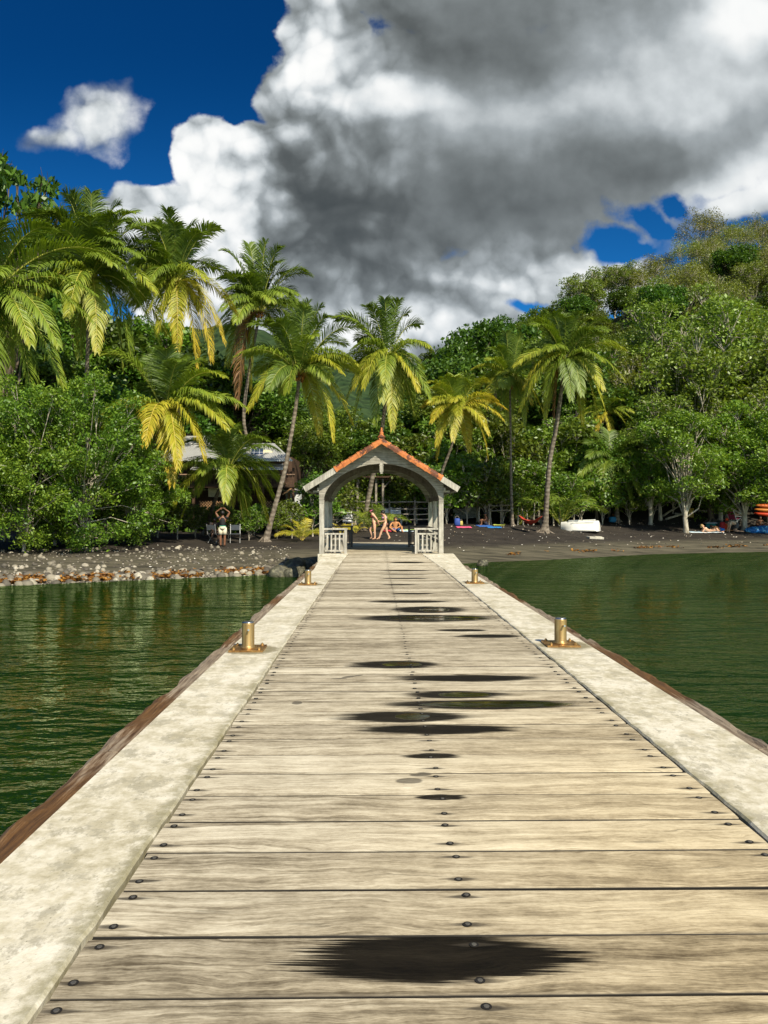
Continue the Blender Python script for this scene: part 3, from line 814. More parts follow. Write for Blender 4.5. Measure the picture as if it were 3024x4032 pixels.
# unit heights ~10 m
for i in range(3):
    proto(f'dense{i}', 10+i, 26, 3.0, 3.3, 6.4, 1.35, 9000, .34, L_DARK, B_BROWN, twigs=2, up=.6, asp=.6)
    proto(f'mid{i}', 20+i, 26, 3.1, 3.4, 6.2, 1.3, 9500, .28, L_MID, B_BROWN, twigs=2, up=.5)
    proto(f'olive{i}', 30+i, 34, 3.2, 4.0, 6.0, 1.15, 9000, .26, L_OLIVE, B_PALE, r0=.17, twigs=9, up=.4, hollow=.35)
    proto(f'scrub{i}', 40+i, 24, 2.9, 2.7, 4.2, 1.3, 6500, .24, L_SCRUB, B_PALE, r0=.10, twigs=7, up=.1, asp=.3, flat=1.2)
    proto(f'bright{i}', 50+i, 60, 3.5, 4.1, 5.3, 1.05, 16000, .24, L_BRIGHT, B_PALE, twigs=2, up=.6, bottom=-.93, flat=.7, hollow=.55)
proto('almond', 71, 26, 3.4, 2.3, 8.4, .62, 1500, .40, L_DARK, B_BROWN, r0=.2, twigs=6, up=.5, asp=.55, flat=.5, hollow=.5)
for i in range(2): proto(f'bush{i}', 80+i, 80, 4.0, 3.6, 3.4, .66, 34000, .16, (L_BRIGHT, L_MID)[i], B_PALE, r0=.09, twigs=2, up=.5, asp=.5, flat=.8, hollow=.35, bottom=-.98, sprig=7)
proto('broad', 90, 22, 2.6, 3.2, 4.6, 1.15, 3200, .46, L_MID, B_PALE, r0=.13, twigs=3, up=.35, asp=.42, flat=.9, bottom=-.9)
proto('hedge', 91, 22, 1.4, 1.3, 1.7, .62, 2600, .20, L_MID, B_PALE, r0=.05, twigs=4, up=.5, bottom=-.95)

def tree(key, x, y, s, label, group=None, cat='tree', name='broadleaf_tree', rz=None, sz=None, z=None):
    rg = random.Random(int(x*131 + y*977)); cm, tm = PROTO[key]
    r_ = thing(name, label, cat, (x, y, (gz(x, y) if z is None else z) - .05), rg.random()*6.28 if rz is None else rz, group)
    r_.scale = (s, s, sz or s)
    link('crown', cm, r_); link('trunk', tm, r_)
    return r_
GH = 'trees covering the hillside right of the beach'
GL = 'trees packed behind the coconut palms on the left'
rt = random.Random(77)
# hillside, far to near
placed = []
def try_place(x, y, d):
    for (a, b_) in placed:
        if (a-x)**2 + (b_-y)**2 < d*d: return False
    placed.append((x, y)); return True
cnt = 0
for _ in range(5000):
    q = rt.uniform(.045, .58); y = rt.uniform(60, 128)
    x = q*y
    if not try_place(x, y, 3.9 + (y-60)*.024): continue
    z = gz(x, y); elev = (z + 5 - CAMH)/y
    hi = q > .33 and y > 88
    if hi and rt.random() < .72: k = f'scrub{rt.randrange(3)}'; s = rt.uniform(.75, 1.15); lb = 'dry yellow-green scrub tree with bare twigs high on the right hillside'; nm = 'scrub_tree'
    elif rt.random() < .50 and q > .2: k = f'olive{rt.randrange(3)}'; s = rt.uniform(.8, 1.1); lb = 'olive-green tree with pale bare branches showing on the right hillside'; nm = 'olive_tree'
    elif rt.random() < .5: k = f'dense{rt.randrange(3)}'; s = rt.uniform(.7, 1.0); lb = 'dense dark green round tree within the right hillside forest'; nm = 'broadleaf_tree'
    else: k = f'mid{rt.randrange(3)}'; s = rt.uniform(.7, 1.0); lb = 'leafy mid-green tree within the right hillside forest'; nm = 'broadleaf_tree'
    tree(k, x, y, s, lb, GH, name=nm); cnt += 1
    if cnt > 235: break
# near big trees at the right (pale branches) and the light green one overhanging the beach
for (px, ytop, d, k, lb) in [
    (2700,1290,60,'olive0','tall olive tree with whitish forked trunk left of centre in the right-hand grove'),
    (2930,1180,63,'olive1','tallest pale-branched olive tree at the right photo edge'),
    (2480,1400,64,'olive2','tall olive-green tree behind the shaded palm'),
    (3110,1250,58,'olive0','pale-branched tree cut off by the right photo edge'),
    (2590,1200,72,'olive1','big olive tree rising behind the right-hand grove'),
    (2810,1110,76,'olive2','broad olive-green tree with bare twigs on top of the right-hand grove'),
    (2380,1290,72,'olive0','olive tree behind the tallest right-hand palm'),(2840,1500,56.5,'olive2','low olive tree with pale twigs above the sunbathers'),(2600,1560,58,'olive1','low olive tree left of the bright green tree')]:
    p = at(px, 2030, d); s = (at(px, ytop, d).z - gz(p.x, p.y))/10.3; tree(k, p.x, p.y, s*.95, lb, name='olive_tree', sz=s)
for (px, d, s, sz, lb) in [(2700,52.5,.86,.95,'bright green spreading tree hanging low over the sunbathers'),(2930,54,1.0,1.0,'bright green leafy tree above the stacked orange kayaks'),(2560,57,.75,.9,'bright green tree between the shaded palm and the sunbathers'),(3070,52,.9,.9,'bright green tree at the far right edge of the beach')]:
    p = at(px, 2040, d); tree('bright%d' % (int(px) % 3), p.x, p.y, s, lb, sz=sz)
# dark trees behind the pavilion and the centre palms
for (px, ytop, d, k, lb) in [(1735,1335,66,'dense0','round dark tree left of the gap in the hillside skyline'),(1870,1255,72,'dense1','tall dark green tree rising behind the yellow palm'),(2000,1225,76,'dense2','dark tree on the skyline behind the slim palm'),
    (1900,1420,62,'mid0','leafy tree between the yellow palm and slim palm'),(2110,1330,66,'mid1','leafy tree behind the slim palm trunk'),(2270,1380,64,'dense0','dark tree behind the tallest right-hand palm'),
    (1620,1560,62,'dense1','dark tree directly behind the pavilion roof on its right'),(1420,1590,60,'mid2','green tree behind the pavilion roof on its left'),(1290,1600,58,'mid0','green tree filling the gap left of the pavilion'),
    (1520,1640,57,'dense2','low dark tree behind the pavilion finial'),(1180,1560,62,'dense0','dark tree behind the leaning palm'),(1050,1500,66,'mid1','green tree behind the house roof on its right'),
    (1760,1640,58,'broad','large-leaved tree to the right of the pavilion'),(1880,1700,57,'broad','large-leaved breadfruit tree behind the pink towel'),(2010,1640,58,'broad','large-leaved breadfruit tree behind the slim palm trunk'),
    (2120,1690,58,'broad','large-leaved breadfruit tree behind the hammock'),(2250,1660,59,'broad','large-leaved tree behind the white boat'),(2350,1720,57,'mid2','shaded tree behind the drooping dark palm'),(2480,1760,58,'dense1','shaded tree right of the drooping dark palm'),(1640,1720,56,'broad','low large-leaved tree close behind the pavilion')]:
    p = at(px, 2030, d); zt = at(px, ytop, d).z; g0 = gz(p.x, p.y); hgt = zt - g0
    base_h = 8.2 if k == 'broad' else 10.2
    s = hgt/base_h; sw = min(s, 1.15)
    tree(k, p.x, p.y, sw, lb, sz=s)
# left background
for (px, ytop, d, k, lb) in [(-60,1000,54,'dense0','dark tree at the left photo edge behind the palms'),(150,900,56,'dense1','dark tree right of the tall almond tree'),(300,1120,56,'mid0','leafy tree behind the largest left palm'),(470,1180,58,'dense2','dark tree between the two tall left palms'),
    (640,1260,58,'mid1','leafy tree behind the third left palm'),(800,1330,60,'dense0','dark tree behind the palm crown near the house'),(950,1420,60,'mid2','leafy tree above the house roof'),(60,1300,50,'dense2','shaded tree under the left edge palm'),(230,1400,49,'mid1','shaded tree under the largest left palm'),(420,1440,49,'dense0','shaded tree behind the feathery bushes'),(560,1500,50,'mid0','leafy tree left of the house'),(700,1560,54,'dense1','dark tree behind the house balcony'),(1190,1650,55,'mid2','leafy tree at the right end of the house')]:
    p = at(px, 2060, d); zt = at(px, ytop, d).z; g0 = gz(p.x, p.y); s = (zt - g0)/10.2
    tree(k, p.x, p.y, min(s, 1.2), lb, sz=s)
p = at(40, 2060, 46); zt = at(40, 520, 46).z
tree('almond', p.x, p.y, 1.12, 'tall dark tree with clustered leaves against blue sky at top left', sz=(zt - gz(p.x, p.y))/10.9, cat='tree', name='almond_tree', rz=.4)
# feathery light green bushes in front, left
for (px, d, s, sz, k, lb) in [(95,33.2,.92,1.05,'bush0','feathery bright green bush tree at the left photo edge by the stones'),(330,34.5,1.0,1.16,'bush1','largest feathery bright green bush tree on the left shore'),(530,36.8,.60,.80,'bush0','feathery bush tree in front of the house balcony'),(-130,32.5,.9,1.0,'bush1','feathery bush tree cut off by the left photo edge'),(215,36,.9,1.25,'bush0','feathery bush tree standing behind the two left ones')]:
    p = at(px, 2120, d); tree(k, p.x, p.y, s, lb, cat='bush', name='bush_tree', sz=sz, rz=px*.37)
# hedge shrubs along the beach edge
hl = ['low green shrub at the edge of the sand', 'low green shrub at the edge of the sand under the trees']
for (px, d, s) in [(700,41,1.0),(770,42,.6),(900,42,.55),(980,41,.55),(1090,42,.6),(1150,43,.7),(1230,45,1.2),(1310,47,1.2),(860,44,.6),(1000,45,.6),(620,42,1.2),(520,41,1.2),(420,40,1.0),(250,39,1.1),(120,39,1.2),(20,38,1.2),
                   (1760,53,1.3),(1840,54,1.5),(1910,54,1.4),(1980,54.5,1.5),(2060,54.5,1.5),(2130,55,1.4),(2210,54,1.2),(2290,55.5,1.2),(2370,56.5,1.3),(1700,55,1.4),(1600,56,1.3),(1500,56.5,1.4),(1400,56,1.3),(2480,57,1.2),(2570,58,1.3),(2650,59,1.4),(2760,60,1.4),(2860,60,1.4),(2960,59,1.4),(3040,58,1.4)]:
    p = at(px, 2040, d)
    side = 'on the left shore' if px < 1300 else ('behind the rail fence' if px < 1720 else ('along the sand behind the hammock' if px < 2420 else 'in the shade behind the sunbathers'))
    tree('hedge', p.x, p.y, s, 'low leafy green shrub growing ' + side, 'shrubs at the back of the beach', 'shrub', 'shrub')
# undergrowth that nobody could count
rng = np.random.default_rng(8); n = 42000
yy = rng.uniform(46, 128, n); qq = rng.uniform(-.62, .62, n); xx = qq*yy
keep = (yy > np.interp(xx, [-10, -3, 3, 30], [44, 57, 58, 60])); xx, yy = xx[keep], yy[keep]
P = np.stack([xx, yy, ground(xx, yy) + rng.random(len(xx))**1.5*1.6], 1)
V, Fc = leaf_arrays(P, .55, rng, .6, .5)
tag(link('undergrowth', npmesh('undergrowth', V, Fc, L_DARK)), kind='stuff')

# far mountain
qs = np.linspace(-.75, .75, 150); ds = np.linspace(260, 520, 40)
Q, Dd = np.meshgrid(qs, ds)
sk = np.interp(Q, [-.75,-.5,-.36,-.21,-.13,-.07,-.04,.02,.1,.3,.75], [.22,.23,.235,.25,.235,.205,.203,.19,.15,.12,.1])
Hm = (CAMH + sk*470)*np.clip((Dd-260)/210, 0, 1)**.8; Hm = np.where(Dd > 470, Hm*(1-(Dd-470)/200), Hm)
fx = np.sin(Q*90+Dd*.11)*np.sin(Q*41-Dd*.07); Hm = Hm + fx*1.6*np.clip((Dd-260)/100, 0, 1) + rng.normal(0, .7, Hm.shape)
ii = np.arange(39*150).reshape(39, 150)[:, :-1].ravel()
m, t = newmat('far_forest'); P_ = t.pos(); g = t.noise(P_, .12, 6, .7); g2 = t.voro(P_, .16)
t.out(t.principled(t.ramp(g*.7+g2*.3, [(.3, (.012,.03,.012)), (.65, (.045,.075,.025))]), .9, t.bump(g2, 1, 3), 0, .1))
tag(link('mountain', npmesh('mountain', np.stack([(Q*Dd).ravel(), Dd.ravel(), Hm.ravel()-2], 1), np.stack([ii, ii+1, ii+151, ii+150], 1), m, True)), kind='structure')

# ------------------------------------------------------------------ coconut palms
m, t = newmat('palm_leaf')
r = t.island(); o = t.objrnd(); y_ = t.attr('tint')
v = y_ + (r - .5)*.14 + (o - .5)*.05
c = t.ramp(v, [(0, (.045,.095,.008)), (.22, (.13,.20,.013)), (.42, (.22,.30,.022)), (.62, (.43,.41,.026)), (.82, (.58,.40,.03)), (.92, (.40,.20,.05)), (1, (.22,.12,.06))])
d = t.node('ShaderNodeBsdfDiffuse'); t.plug(d.inputs[0], c)
tr = t.node('ShaderNodeBsdfTranslucent'); t.plug(tr.inputs[0], t.mix(1.0, c, (1.2,1.2,.5), 'MULTIPLY'))
g = t.node('ShaderNodeBsdfGlossy'); g.inputs['Roughness'].default_value = .55
a = t.node('ShaderNodeMixShader'); a.inputs[0].default_value = .30; t.nt.links.new(d.outputs[0], a.inputs[1]); t.nt.links.new(tr.outputs[0], a.inputs[2])
b = t.node('ShaderNodeMixShader'); b.inputs[0].default_value = .05; t.nt.links.new(a.outputs[0], b.inputs[1]); t.nt.links.new(g.outputs[0], b.inputs[2])
t.out(b.outputs[0]); PALM = m
m, t = newmat('palm_rib'); v = t.attr('tint')
t.out(t.principled(t.ramp(v, [(0, (.16,.20,.03)), (.5, (.40,.38,.06)), (.8, (.55,.38,.07)), (1, (.2,.11,.05))]), .45)); RIB = m
m, t = newmat('palm_trunk'); O = t.coord('Object'); x, y, z = t.xyz(O)
rg_ = t.math('SINE', z*26 + t.noise(O, 2, 3, .5)*5)*.5 + .5; n_ = t.noise(O, 5, 5, .6)
t.out(t.principled(t.ramp(n_*.80 + rg_*.13, [(.25, (.07,.055,.04)), (.5, (.20,.165,.125)), (.72, (.38,.33,.26))]), .85, t.bump(rg_*.4 + n_, .8, .03), 0, .2)); PTRUNK = m
HUSK = simple('coconut_husk', (.36,.15,.03), .7, 0, .5, 9)
def frond_mesh(P0, tip, L, rng, yellow, nl=76, wid=1.0, droop=.55, tipy=.16):
    P0 = np.array(P0, float); P2 = np.array(tip, float); D = P2 - P0; H = D.copy(); H[2] = 0; h = np.linalg.norm(H)
    P1 = P0 + H*.48; P1[2] = P0[2] + max(D[2], 0)*.72 + .26*h + (.10*L if D[2] > -.6*L else .04*L)
    if D[2] < -.75*L: P1 = P0 + H*.75 + np.array((0, 0, .06*L))
    tt = np.linspace(0, 1, 15)[:, None]
    B = (1-tt)**2*P0 + 2*(1-tt)*tt*P1 + tt**2*P2
    Td = unit(2*(1-tt)*(P1-P0) + 2*tt*(P2-P1))
    def ev(t_):
        t_ = t_[:, None]; return (1-t_)**2*P0 + 2*(1-t_)*t_*P1 + t_**2*P2, unit(2*(1-t_)*(P1-P0) + 2*t_*(P2-P1))
    up = np.array((0, 0, 1.0)); tw = rng.uniform(-.5, .5)
    ts = np.repeat(np.linspace(.10, .995, nl), 2) + rng.uniform(-.004, .004, nl*2); sd = np.tile([-1, 1], nl)
    X, T = ev(np.clip(ts, 0, 1))
    ref = unit(H + np.array((1e-3, 0, 0))) ; sref = np.cross(ref, up)
    Sd = unit(sref[None, :] - T*(T@sref)[:, None]); N = np.cross(Sd, T); N *= np.sign(N[:, 2:3] + 1e-6) if abs(T[:, 2]).mean() < .9 else 1
    ca, sa = math.cos(tw), math.sin(tw); Sd, N = Sd*ca + N*sa, N*ca - Sd*sa
    ll = L*.225*wid*np.interp(ts, [.1, .18, .38, .7, .92, 1], [.45, .85, 1.0, .85, .52, .28])*rng.uniform(.85, 1.12, nl*2)
    fw = np.interp(ts, [0, .6, 1], [.55, .75, 1.6])[:, None]
    d0 = unit(Sd*sd[:, None] + T*fw + N*rng.uniform(.10, .45, (nl*2, 1)))
    g = droop*rng.uniform(.6, 1.5, (nl*2, 1))
    d1 = unit(d0 - up*g*.9); d2 = unit(d0 - up*g*2.4)
    a0 = X; a1 = a0 + d0*ll[:, None]*.36; a2 = a1 + d1*ll[:, None]*.36; a3 = a2 + d2*ll[:, None]*.36
    wv = unit(np.cross(d0, N + rng.normal(0, .25, N.shape)))*(.0058*L*wid)
    V = np.stack([a0 - wv*.5, a0 + wv*.5, a1 - wv, a1 + wv, a2 - wv*.8, a2 + wv*.8, a3], 1).reshape(-1, 3)
    k = np.arange(nl*2)[:, None]*7
    quads = np.concatenate([k + [0, 1, 3, 2], k + [2, 3, 5, 4]]); tris = k + [4, 5, 6]
    tint = np.clip(yellow + np.repeat(np.interp(ts, [0, .5, 1], [0, .05, tipy]), 7) + np.tile([0, 0, .01, .01, .03, .03, .07], nl*2), 0, 1)
    # rib
    rr = np.interp(tt[:, 0], [0, .1, .5, 1], [.011, .007, .0045, .0015])*L
    S0 = unit(sref[None, :] - Td*(Td@sref)[:, None]); N0 = np.cross(S0, Td); rv = []
    for j in range(5):
        an = 2*math.pi*j/5; rv.append(B + (S0*math.cos(an) + N0*math.sin(an))*rr[:, None])
    rv = np.stack(rv, 1).reshape(-1, 3); o_ = len(V); q = []
    for i in range(14):
        for j in range(5): q.append((o_+i*5+j, o_+i*5+(j+1) % 5, o_+(i+1)*5+(j+1) % 5, o_+(i+1)*5+j))
    V = np.concatenate([V, rv]); tint = np.concatenate([tint, np.full(len(rv), min(1, yellow + .15))])
    mi = np.concatenate([np.zeros(len(quads)), np.ones(len(q)), np.zeros(len(tris))])
    return npmesh('frond', V, [np.concatenate([quads, np.array(q)]), tris], [PALM, RIB], False, mi, {'tint': tint})
def palm(cx, cy, d, base, via, tips, L, label, seed, yel=.25, extra=6, r0=.15, flare=1.7, nuts=True, droop=.55, cat='palm tree'):
    """crown at pixel (cx,cy) depth d; base pixel; tips = pixel offsets (dx,dy[,yellow])"""
    rng = np.random.default_rng(seed); r2 = random.Random(seed)
    top = at(cx, cy, d); bp = base if isinstance(base, Vector) else gp(*base)
    root = thing('palm_tree', label, cat, bp, 0, 'coconut palms along the beach')
    tl = top - bp
    # trunk through the pixels it passes in the picture
    pts = [Vector((0, 0, -.2))]; n = len(via)
    for i, (vx, vy) in enumerate(via):
        dd = bp.y + (d - bp.y)*(bp.z - at(vx, vy, d).z)/(bp.z - top.z) if abs(bp.z-top.z) > .1 else d
        pts.append(at(vx, vy, dd) - bp)
    pts.append(tl - Vector((0, 0, .10)))
    # smooth (Catmull-Rom)
    sm = []
    for i in range(len(pts)-1):
        p0, p1, p2, p3 = pts[max(i-1, 0)], pts[i], pts[i+1], pts[min(i+2, len(pts)-1)]
        for u in np.linspace(0, 1, 9)[:-1]:
            sm.append(.5*((2*p1) + (p2-p0)*u + (2*p0-5*p1+4*p2-p3)*u*u + (3*p1-p0-3*p2+p3)*u**3))
    sm.append(pts[-1]); k = len(sm); Z = tl.z
    rad = []
    for i, p in enumerate(sm):
        u = p.z/Z; rad.append(r0*(1.0 - .38*max(u, 0)) + r0*(flare-1)*math.exp(-max(u, -.02)*Z/.38) + r2.uniform(-.006, .006))
    b = MB(); b.tube(sm, rad, 10)
    for j in range(7):
        an = j*.9 + r2.random(); rr_ = r0*flare*1.0
        b.tube([(0, 0, .25), (math.cos(an)*rr_, math.sin(an)*rr_, .06), (math.cos(an)*rr_*1.9, math.sin(an)*rr_*1.9, -.12)], [r0*.55, r0*.35, .03], 6)
    b.build('trunk', PTRUNK, root, True)
    lst = [(t_[0], t_[1], t_[2] if len(t_) > 2 else None, None) for t_ in tips]
    sc_ = d/F
    for e in range(extra + 8):   # fronds reaching away from and towards the viewer
        an = r2.uniform(0, 6.28); lst.append((math.cos(an)*r2.uniform(.45,.85)*L/sc_, r2.choice([-.6, -.35, -.1, .15, .45])*L/sc_, None, r2.choice([-1, 1])))
    for (dx, dy, yl, sg) in lst:
        v = Vector((dx*sc_, 0, -dy*sc_)); pl = v.length; Lf = max(L, pl*1.04)
        rem = math.sqrt(max(Lf*Lf*.90 - pl*pl, 0.0))
        if sg is None: sg = r2.choice([-1, -1, 1]) if dy > 0 else r2.choice([-1, 1])
        if dy < -.5*L/sc_: rem *= .45
        elif dy > .55*L/sc_: rem *= .6
        else: rem *= .75
        v.y = sg*rem*r2.uniform(.6, 1)
        if yl is not None and yl < .9: yl = yl * .80 + .05
        if yl is None: yl = yel + (.20 if dy > .35*L/sc_ else (-.06 if dy < -.25*L/sc_ else .02)) + r2.uniform(-.07, .09)
        st = tl + Vector((v.x, v.y, 0)).normalized()*.12 + Vector((0, 0, .05 if dy > 0 else .15))
        me = frond_mesh(st, tl + v, Lf, rng, yl, droop=droop*(1.0 if dy > -.3*L/sc_ else .45))
        link('frond', me, root)
    b = MB()
    for i in range(10): an = i*2.4; b.ball(tl + Vector((math.cos(an)*.22, math.sin(an)*.22, -.10 - .05*(i % 4))), (.085, .085, .11), 8, 6)
    for i in range(16):
        an = i*.93; b.tube([tl + Vector((0, 0, -.1)), tl + Vector((math.cos(an)*.25, math.sin(an)*.25, .12)), tl + Vector((math.cos(an)*.5, math.sin(an)*.5, r2.uniform(-.35, .15)))], [.035, .02, .006], 4)
    if nuts: b.build('coconut_bunch', HUSK, root, True)
    return root
k1 = .603
def c1(lst, cx, cy): return [((a-cx)*k1, (b_-cy)*k1, *r_) for (a, b_, *r_) in lst]
palm(-50, 1190, 36, (-80,2130), [(-70,1700)], [(520,-170,.2),(420,80,.2),(300,330,.26),(180,430,.24),(330,200,.24),(90,380,.16),(430,-30,.15),(120,-260,.05),(260,-230,.1),(-200,100),(-100,-280)], 5.4, 'coconut palm at the left photo edge with fronds sweeping in from outside', 1, .16, 12)
palm(356, 1105, 42, (350,2100), [(340,1600)], c1([(450,470,.02),(500,490,.02),(630,480,.04),(745,490,.05),(800,570,.08),(925,620,.2),(1085,1150,.40),(850,1010,.3),(-20,960,.25),(180,900,.12),(250,850,.1),(570,1330,.42),(690,1510,.50),(800,1590,.28),(1060,1470,.25),(1040,1320,.35),(470,1480,.3),(860,1560,.15),(410,620,.05),(860,850,.05),(700,700,.05)], 590, 1010), 5.3, 'largest tall coconut palm on the left with a dense upright crown', 2, .18, 15, nuts=True)
palm(690, 1120, 45, (720,2080), [(700,1600)], c1([(1020,610,.08),(1130,610,.05),(1240,610,.05),(1350,680,.08),(1360,765,.06),(1490,940,.12),(1510,1180,.62),(1480,1440,.66),(1385,1545,.68),(1290,1580,.66),(1200,1500,.62),(1095,1410,.5),(880,690,.2),(800,880,.25),(990,950,.1),(860,1150,.4),(1400,1080,.4),(1180,700,.02)], 1150, 1045), 4.9, 'tall coconut palm with golden hanging fronds right of the largest one', 3, .2, 12)
palm(1020, 1235, 52, (960,2050), [(985,1800),(960,1620)], c1([(230,180,.02),(75,250,.04),(180,250,.02),(350,190,.03),(450,240,.06),(630,370,.06),(450,330,.04),(90,470,.05),(120,560,.08),(560,560,.06),(0,900,.3),(70,960,.35),(200,760,.3),(160,1240,.93),(250,1140,.5),(420,640,.3),(110,690,.2),(500,450,.04)], 300, 640), 5.2, 'coconut palm with brown dead fronds standing against the dark cloud', 4, .15, 5)
palm(1178, 1478, 40, (1042,2132), [(1075,2020),(1117,1870),(1137,1768),(1165,1600)], c1([(530,555,.05),(610,580,.06),(690,590,.1),(740,690,.12),(840,800,.18),(930,1010,.42),(840,1080,.5),(890,1350,.55),(770,1470,.55),(670,1420,.56),(500,1200,.3),(240,1290,.52),(170,960,.3),(300,1010,.4),(420,740,.08),(300,720,.1),(460,640,.06),(380,1180,.1),(590,640,.05),(180,890,.3)], 545, 1045), 4.1, 'leaning coconut palm on the sand just left of the pavilion', 5, .25, 4, r0=.14)
palm(1527, 1424, 46, (1424,2091), [(1445,1990),(1472,1850),(1510,1650)], c1([(985,625,.05),(1040,580,.04),(1100,570,.04),(1190,580,.05),(1250,620,.08),(1330,690,.12),(1420,830,.2),(1360,950,.3),(1390,1220,.2),(1210,1230,.33),(1150,1400,.5),(1080,1240,.4),(1100,1130,.38),(900,1270,.3),(840,1200,.36),(900,930,.3),(910,760,.2),(1300,1300,.25),(1040,1380,.2),(1290,1150,.2),(950,1160,.15)], 1120, 955), 4.4, 'coconut palm rising directly behind the pavilion roof', 6, .24, 5, r0=.17)
palm(1800, 1622, 47, (1695,2075), [(1715,1960),(1740,1860),(1783,1740)], [(k1*a, k1*b_, y_) for a, b_, y_ in [(-200,-170,.4),(-220,-60,.62),(-180,90,.64),(-140,230,.6),(-10,-250,.3),(100,-240,.3),(60,-180,.3),(190,-190,.45),(250,-60,.66),(320,-10,.68),(290,60,.66),(200,300,.66),(90,250,.68),(-40,200,.6),(-130,310,.66),(-90,-210,.3)]], 3.3, 'small golden-yellow coconut palm right of the pavilion roof', 7, .40, 4, r0=.11)
palm(2008, 1510, 50, (2018,2071), [(2013,1927),(2010,1690)], [(k1*a*.8, k1*b_*.8, y_) for a, b_, y_ in [(-330,-90,.45),(-220,200,.55),(-150,-300,.1),(-40,-400,.08),(80,-380,.08),(180,-260,.1),(230,-80,.3),(210,260,.4),(100,340,.35),(-120,330,.3),(-260,60,.5),(20,300,.4)]], 3.6, 'slim coconut palm with a straight grey trunk beside the red hammock', 8, .3, 4, r0=.10)
k2 = .482
palm(2225, 1428, 46, (2139,2097), [(2148,2047),(2163,1830),(2190,1680)], [((a-1090)*k2, (b_-265)*k2, y_) for a, b_, y_ in [(800,0,.15),(880,150,.2),(960,-90,.05),(1060,-130,.04),(1180,-110,.05),(1280,-40,.06),(1370,60,.08),(1530,190,.40),(1545,420,.36),(1400,660,.46),(1350,720,.45),(1230,770,.5),(960,700,.45),(900,560,.3),(720,660,.40),(640,330,.42),(690,300,.35),(1180,560,.15),(1000,780,.9),(1090,600,.12),(1330,300,.3),(870,90,.25)]], 4.0, 'tallest coconut palm on the right with a flared root base on the sand', 9, .25, 5, r0=.17, flare=2.4)
palm(2404, 1832, 57, (2430,2056), [(2425,1960)], [((a-1460)*k2, (b_-1090)*k2, y_) for a, b_, y_ in [(1150,1190,.2),(1240,1340,.33),(1320,1280,.2),(1470,1430,.45),(1640,1330,.36),(1590,1400,.2),(1700,1200,.2),(1650,1080,.1),(1210,1040,.06),(1280,900,.04),(1400,830,.03),(1480,800,.03),(1560,860,.04),(1640,950,.05),(1350,1380,.3),(1560,1250,.25),(1180,960,.05)]], 4.3, 'drooping dark green palm shaded beneath the right-hand trees', 10, .12, 6, r0=.16)
palm(2385, 1640, 60, (2400,2040), [(2395,1850)], [(-90,40,.45),(-60,90,.4),(10,110,.62),(60,60,.45),(90,-10,.35),(-70,-50,.3),(0,-100,.2),(60,-80,.25),(120,80,.5),(-110,-10,.35)], 3.0, 'small yellowish palm crown above the shaded dark palm', 11, .35, 4, r0=.09)
palm(651, 1630, 37, (464,2122), [(478,2050),(520,1930),(600,1760)], c1([(1070,-20,.02),(960,10,.03),(1200,40,.05),(1260,90,.06),(900,80,.04),(1510,190,.36),(1530,510,.50),(1400,370,.3),(1390,700,.60),(1170,860,.68),(1230,760,.6),(860,540,.62),(900,330,.3),(1130,260,.25),(1060,620,.66),(830,380,.15),(860,200,.05),(1010,-10,.02),(1130,0,.03),(1480,330,.3)], 1080, 390), 4.5, 'low coconut palm with golden drooping fronds in front of the house', 12, .3, 3, r0=.15)
k3 = .392
palm(898, 1850, 39, (804,2106), [(830,2020),(858,1940),(885,1890)], [((a-780)*k3, (b_-510)*k3, y_) for a, b_, y_ in [(290,1060,.36),(240,960,.25),(740,860,.46),(600,560,.25),(640,360,.05),(800,130,.03),(900,140,.06),(1050,160,.05),(1260,300,.08),(1280,620,.15),(1200,810,.3),(1160,1040,.46),(940,980,.1),(890,1010,.2),(700,220,.04),(1000,250,.04),(820,830,.4),(380,760,.25)]], 3.9, 'short coconut palm leaning beside the person with raised arms', 13, .22, -2, r0=.13, flare=1.5)
# young palms without a trunk
def young(px, py, d, L, lab, yel, seed, n=9, fx=1.0):
    rng = np.random.default_rng(seed); r2 = random.Random(seed); p = at(px, py, d); z = gz(p.x, p.y); p.z = z
    root = thing('young_palm', lab, 'young palm', p, 0)
    for i in range(n):
        an = i*2.4 + r2.random()*.5; up = r2.uniform(.25, .95); h = L*math.sqrt(1-up*up*.85)
        tip = (math.cos(an)*h*fx, math.sin(an)*h, L*up*.85)
        link('frond', frond_mesh((math.cos(an)*.05, math.sin(an)*.05, .05), tip, L, rng, yel + r2.uniform(-.06, .1), nl=34, wid=1.25, droop=.4, tipy=.12), root)
young(1466, 2083, 47.5, 2.4, 'young green palm sprouting from the sand behind the two walking women', .24, 31, 11)
young(1190, 2100, 41, 1.5, 'young yellow palm left of the pavilion in front of the shrubs', .5, 32, 10)
young(1345, 2080, 45, 1.1, 'small yellow palm plant beneath the rail fence', .55, 33, 8)
young(1400, 2085, 46, .8, 'tiny yellow palm plant at the foot of the leaning palm trunk', .5, 36, 7)
young(2050, 2050, 54, 4.0, 'green young palm behind the slim palm trunk', .15, 34, 10)
young(300, 2110, 36.5, 2.4, 'withered palm fronds hanging between the feathery bushes', .3, 35, 7)
young(2210, 2040, 53, 3.8, 'green young palm right of the flared palm trunk', .15, 37, 9)

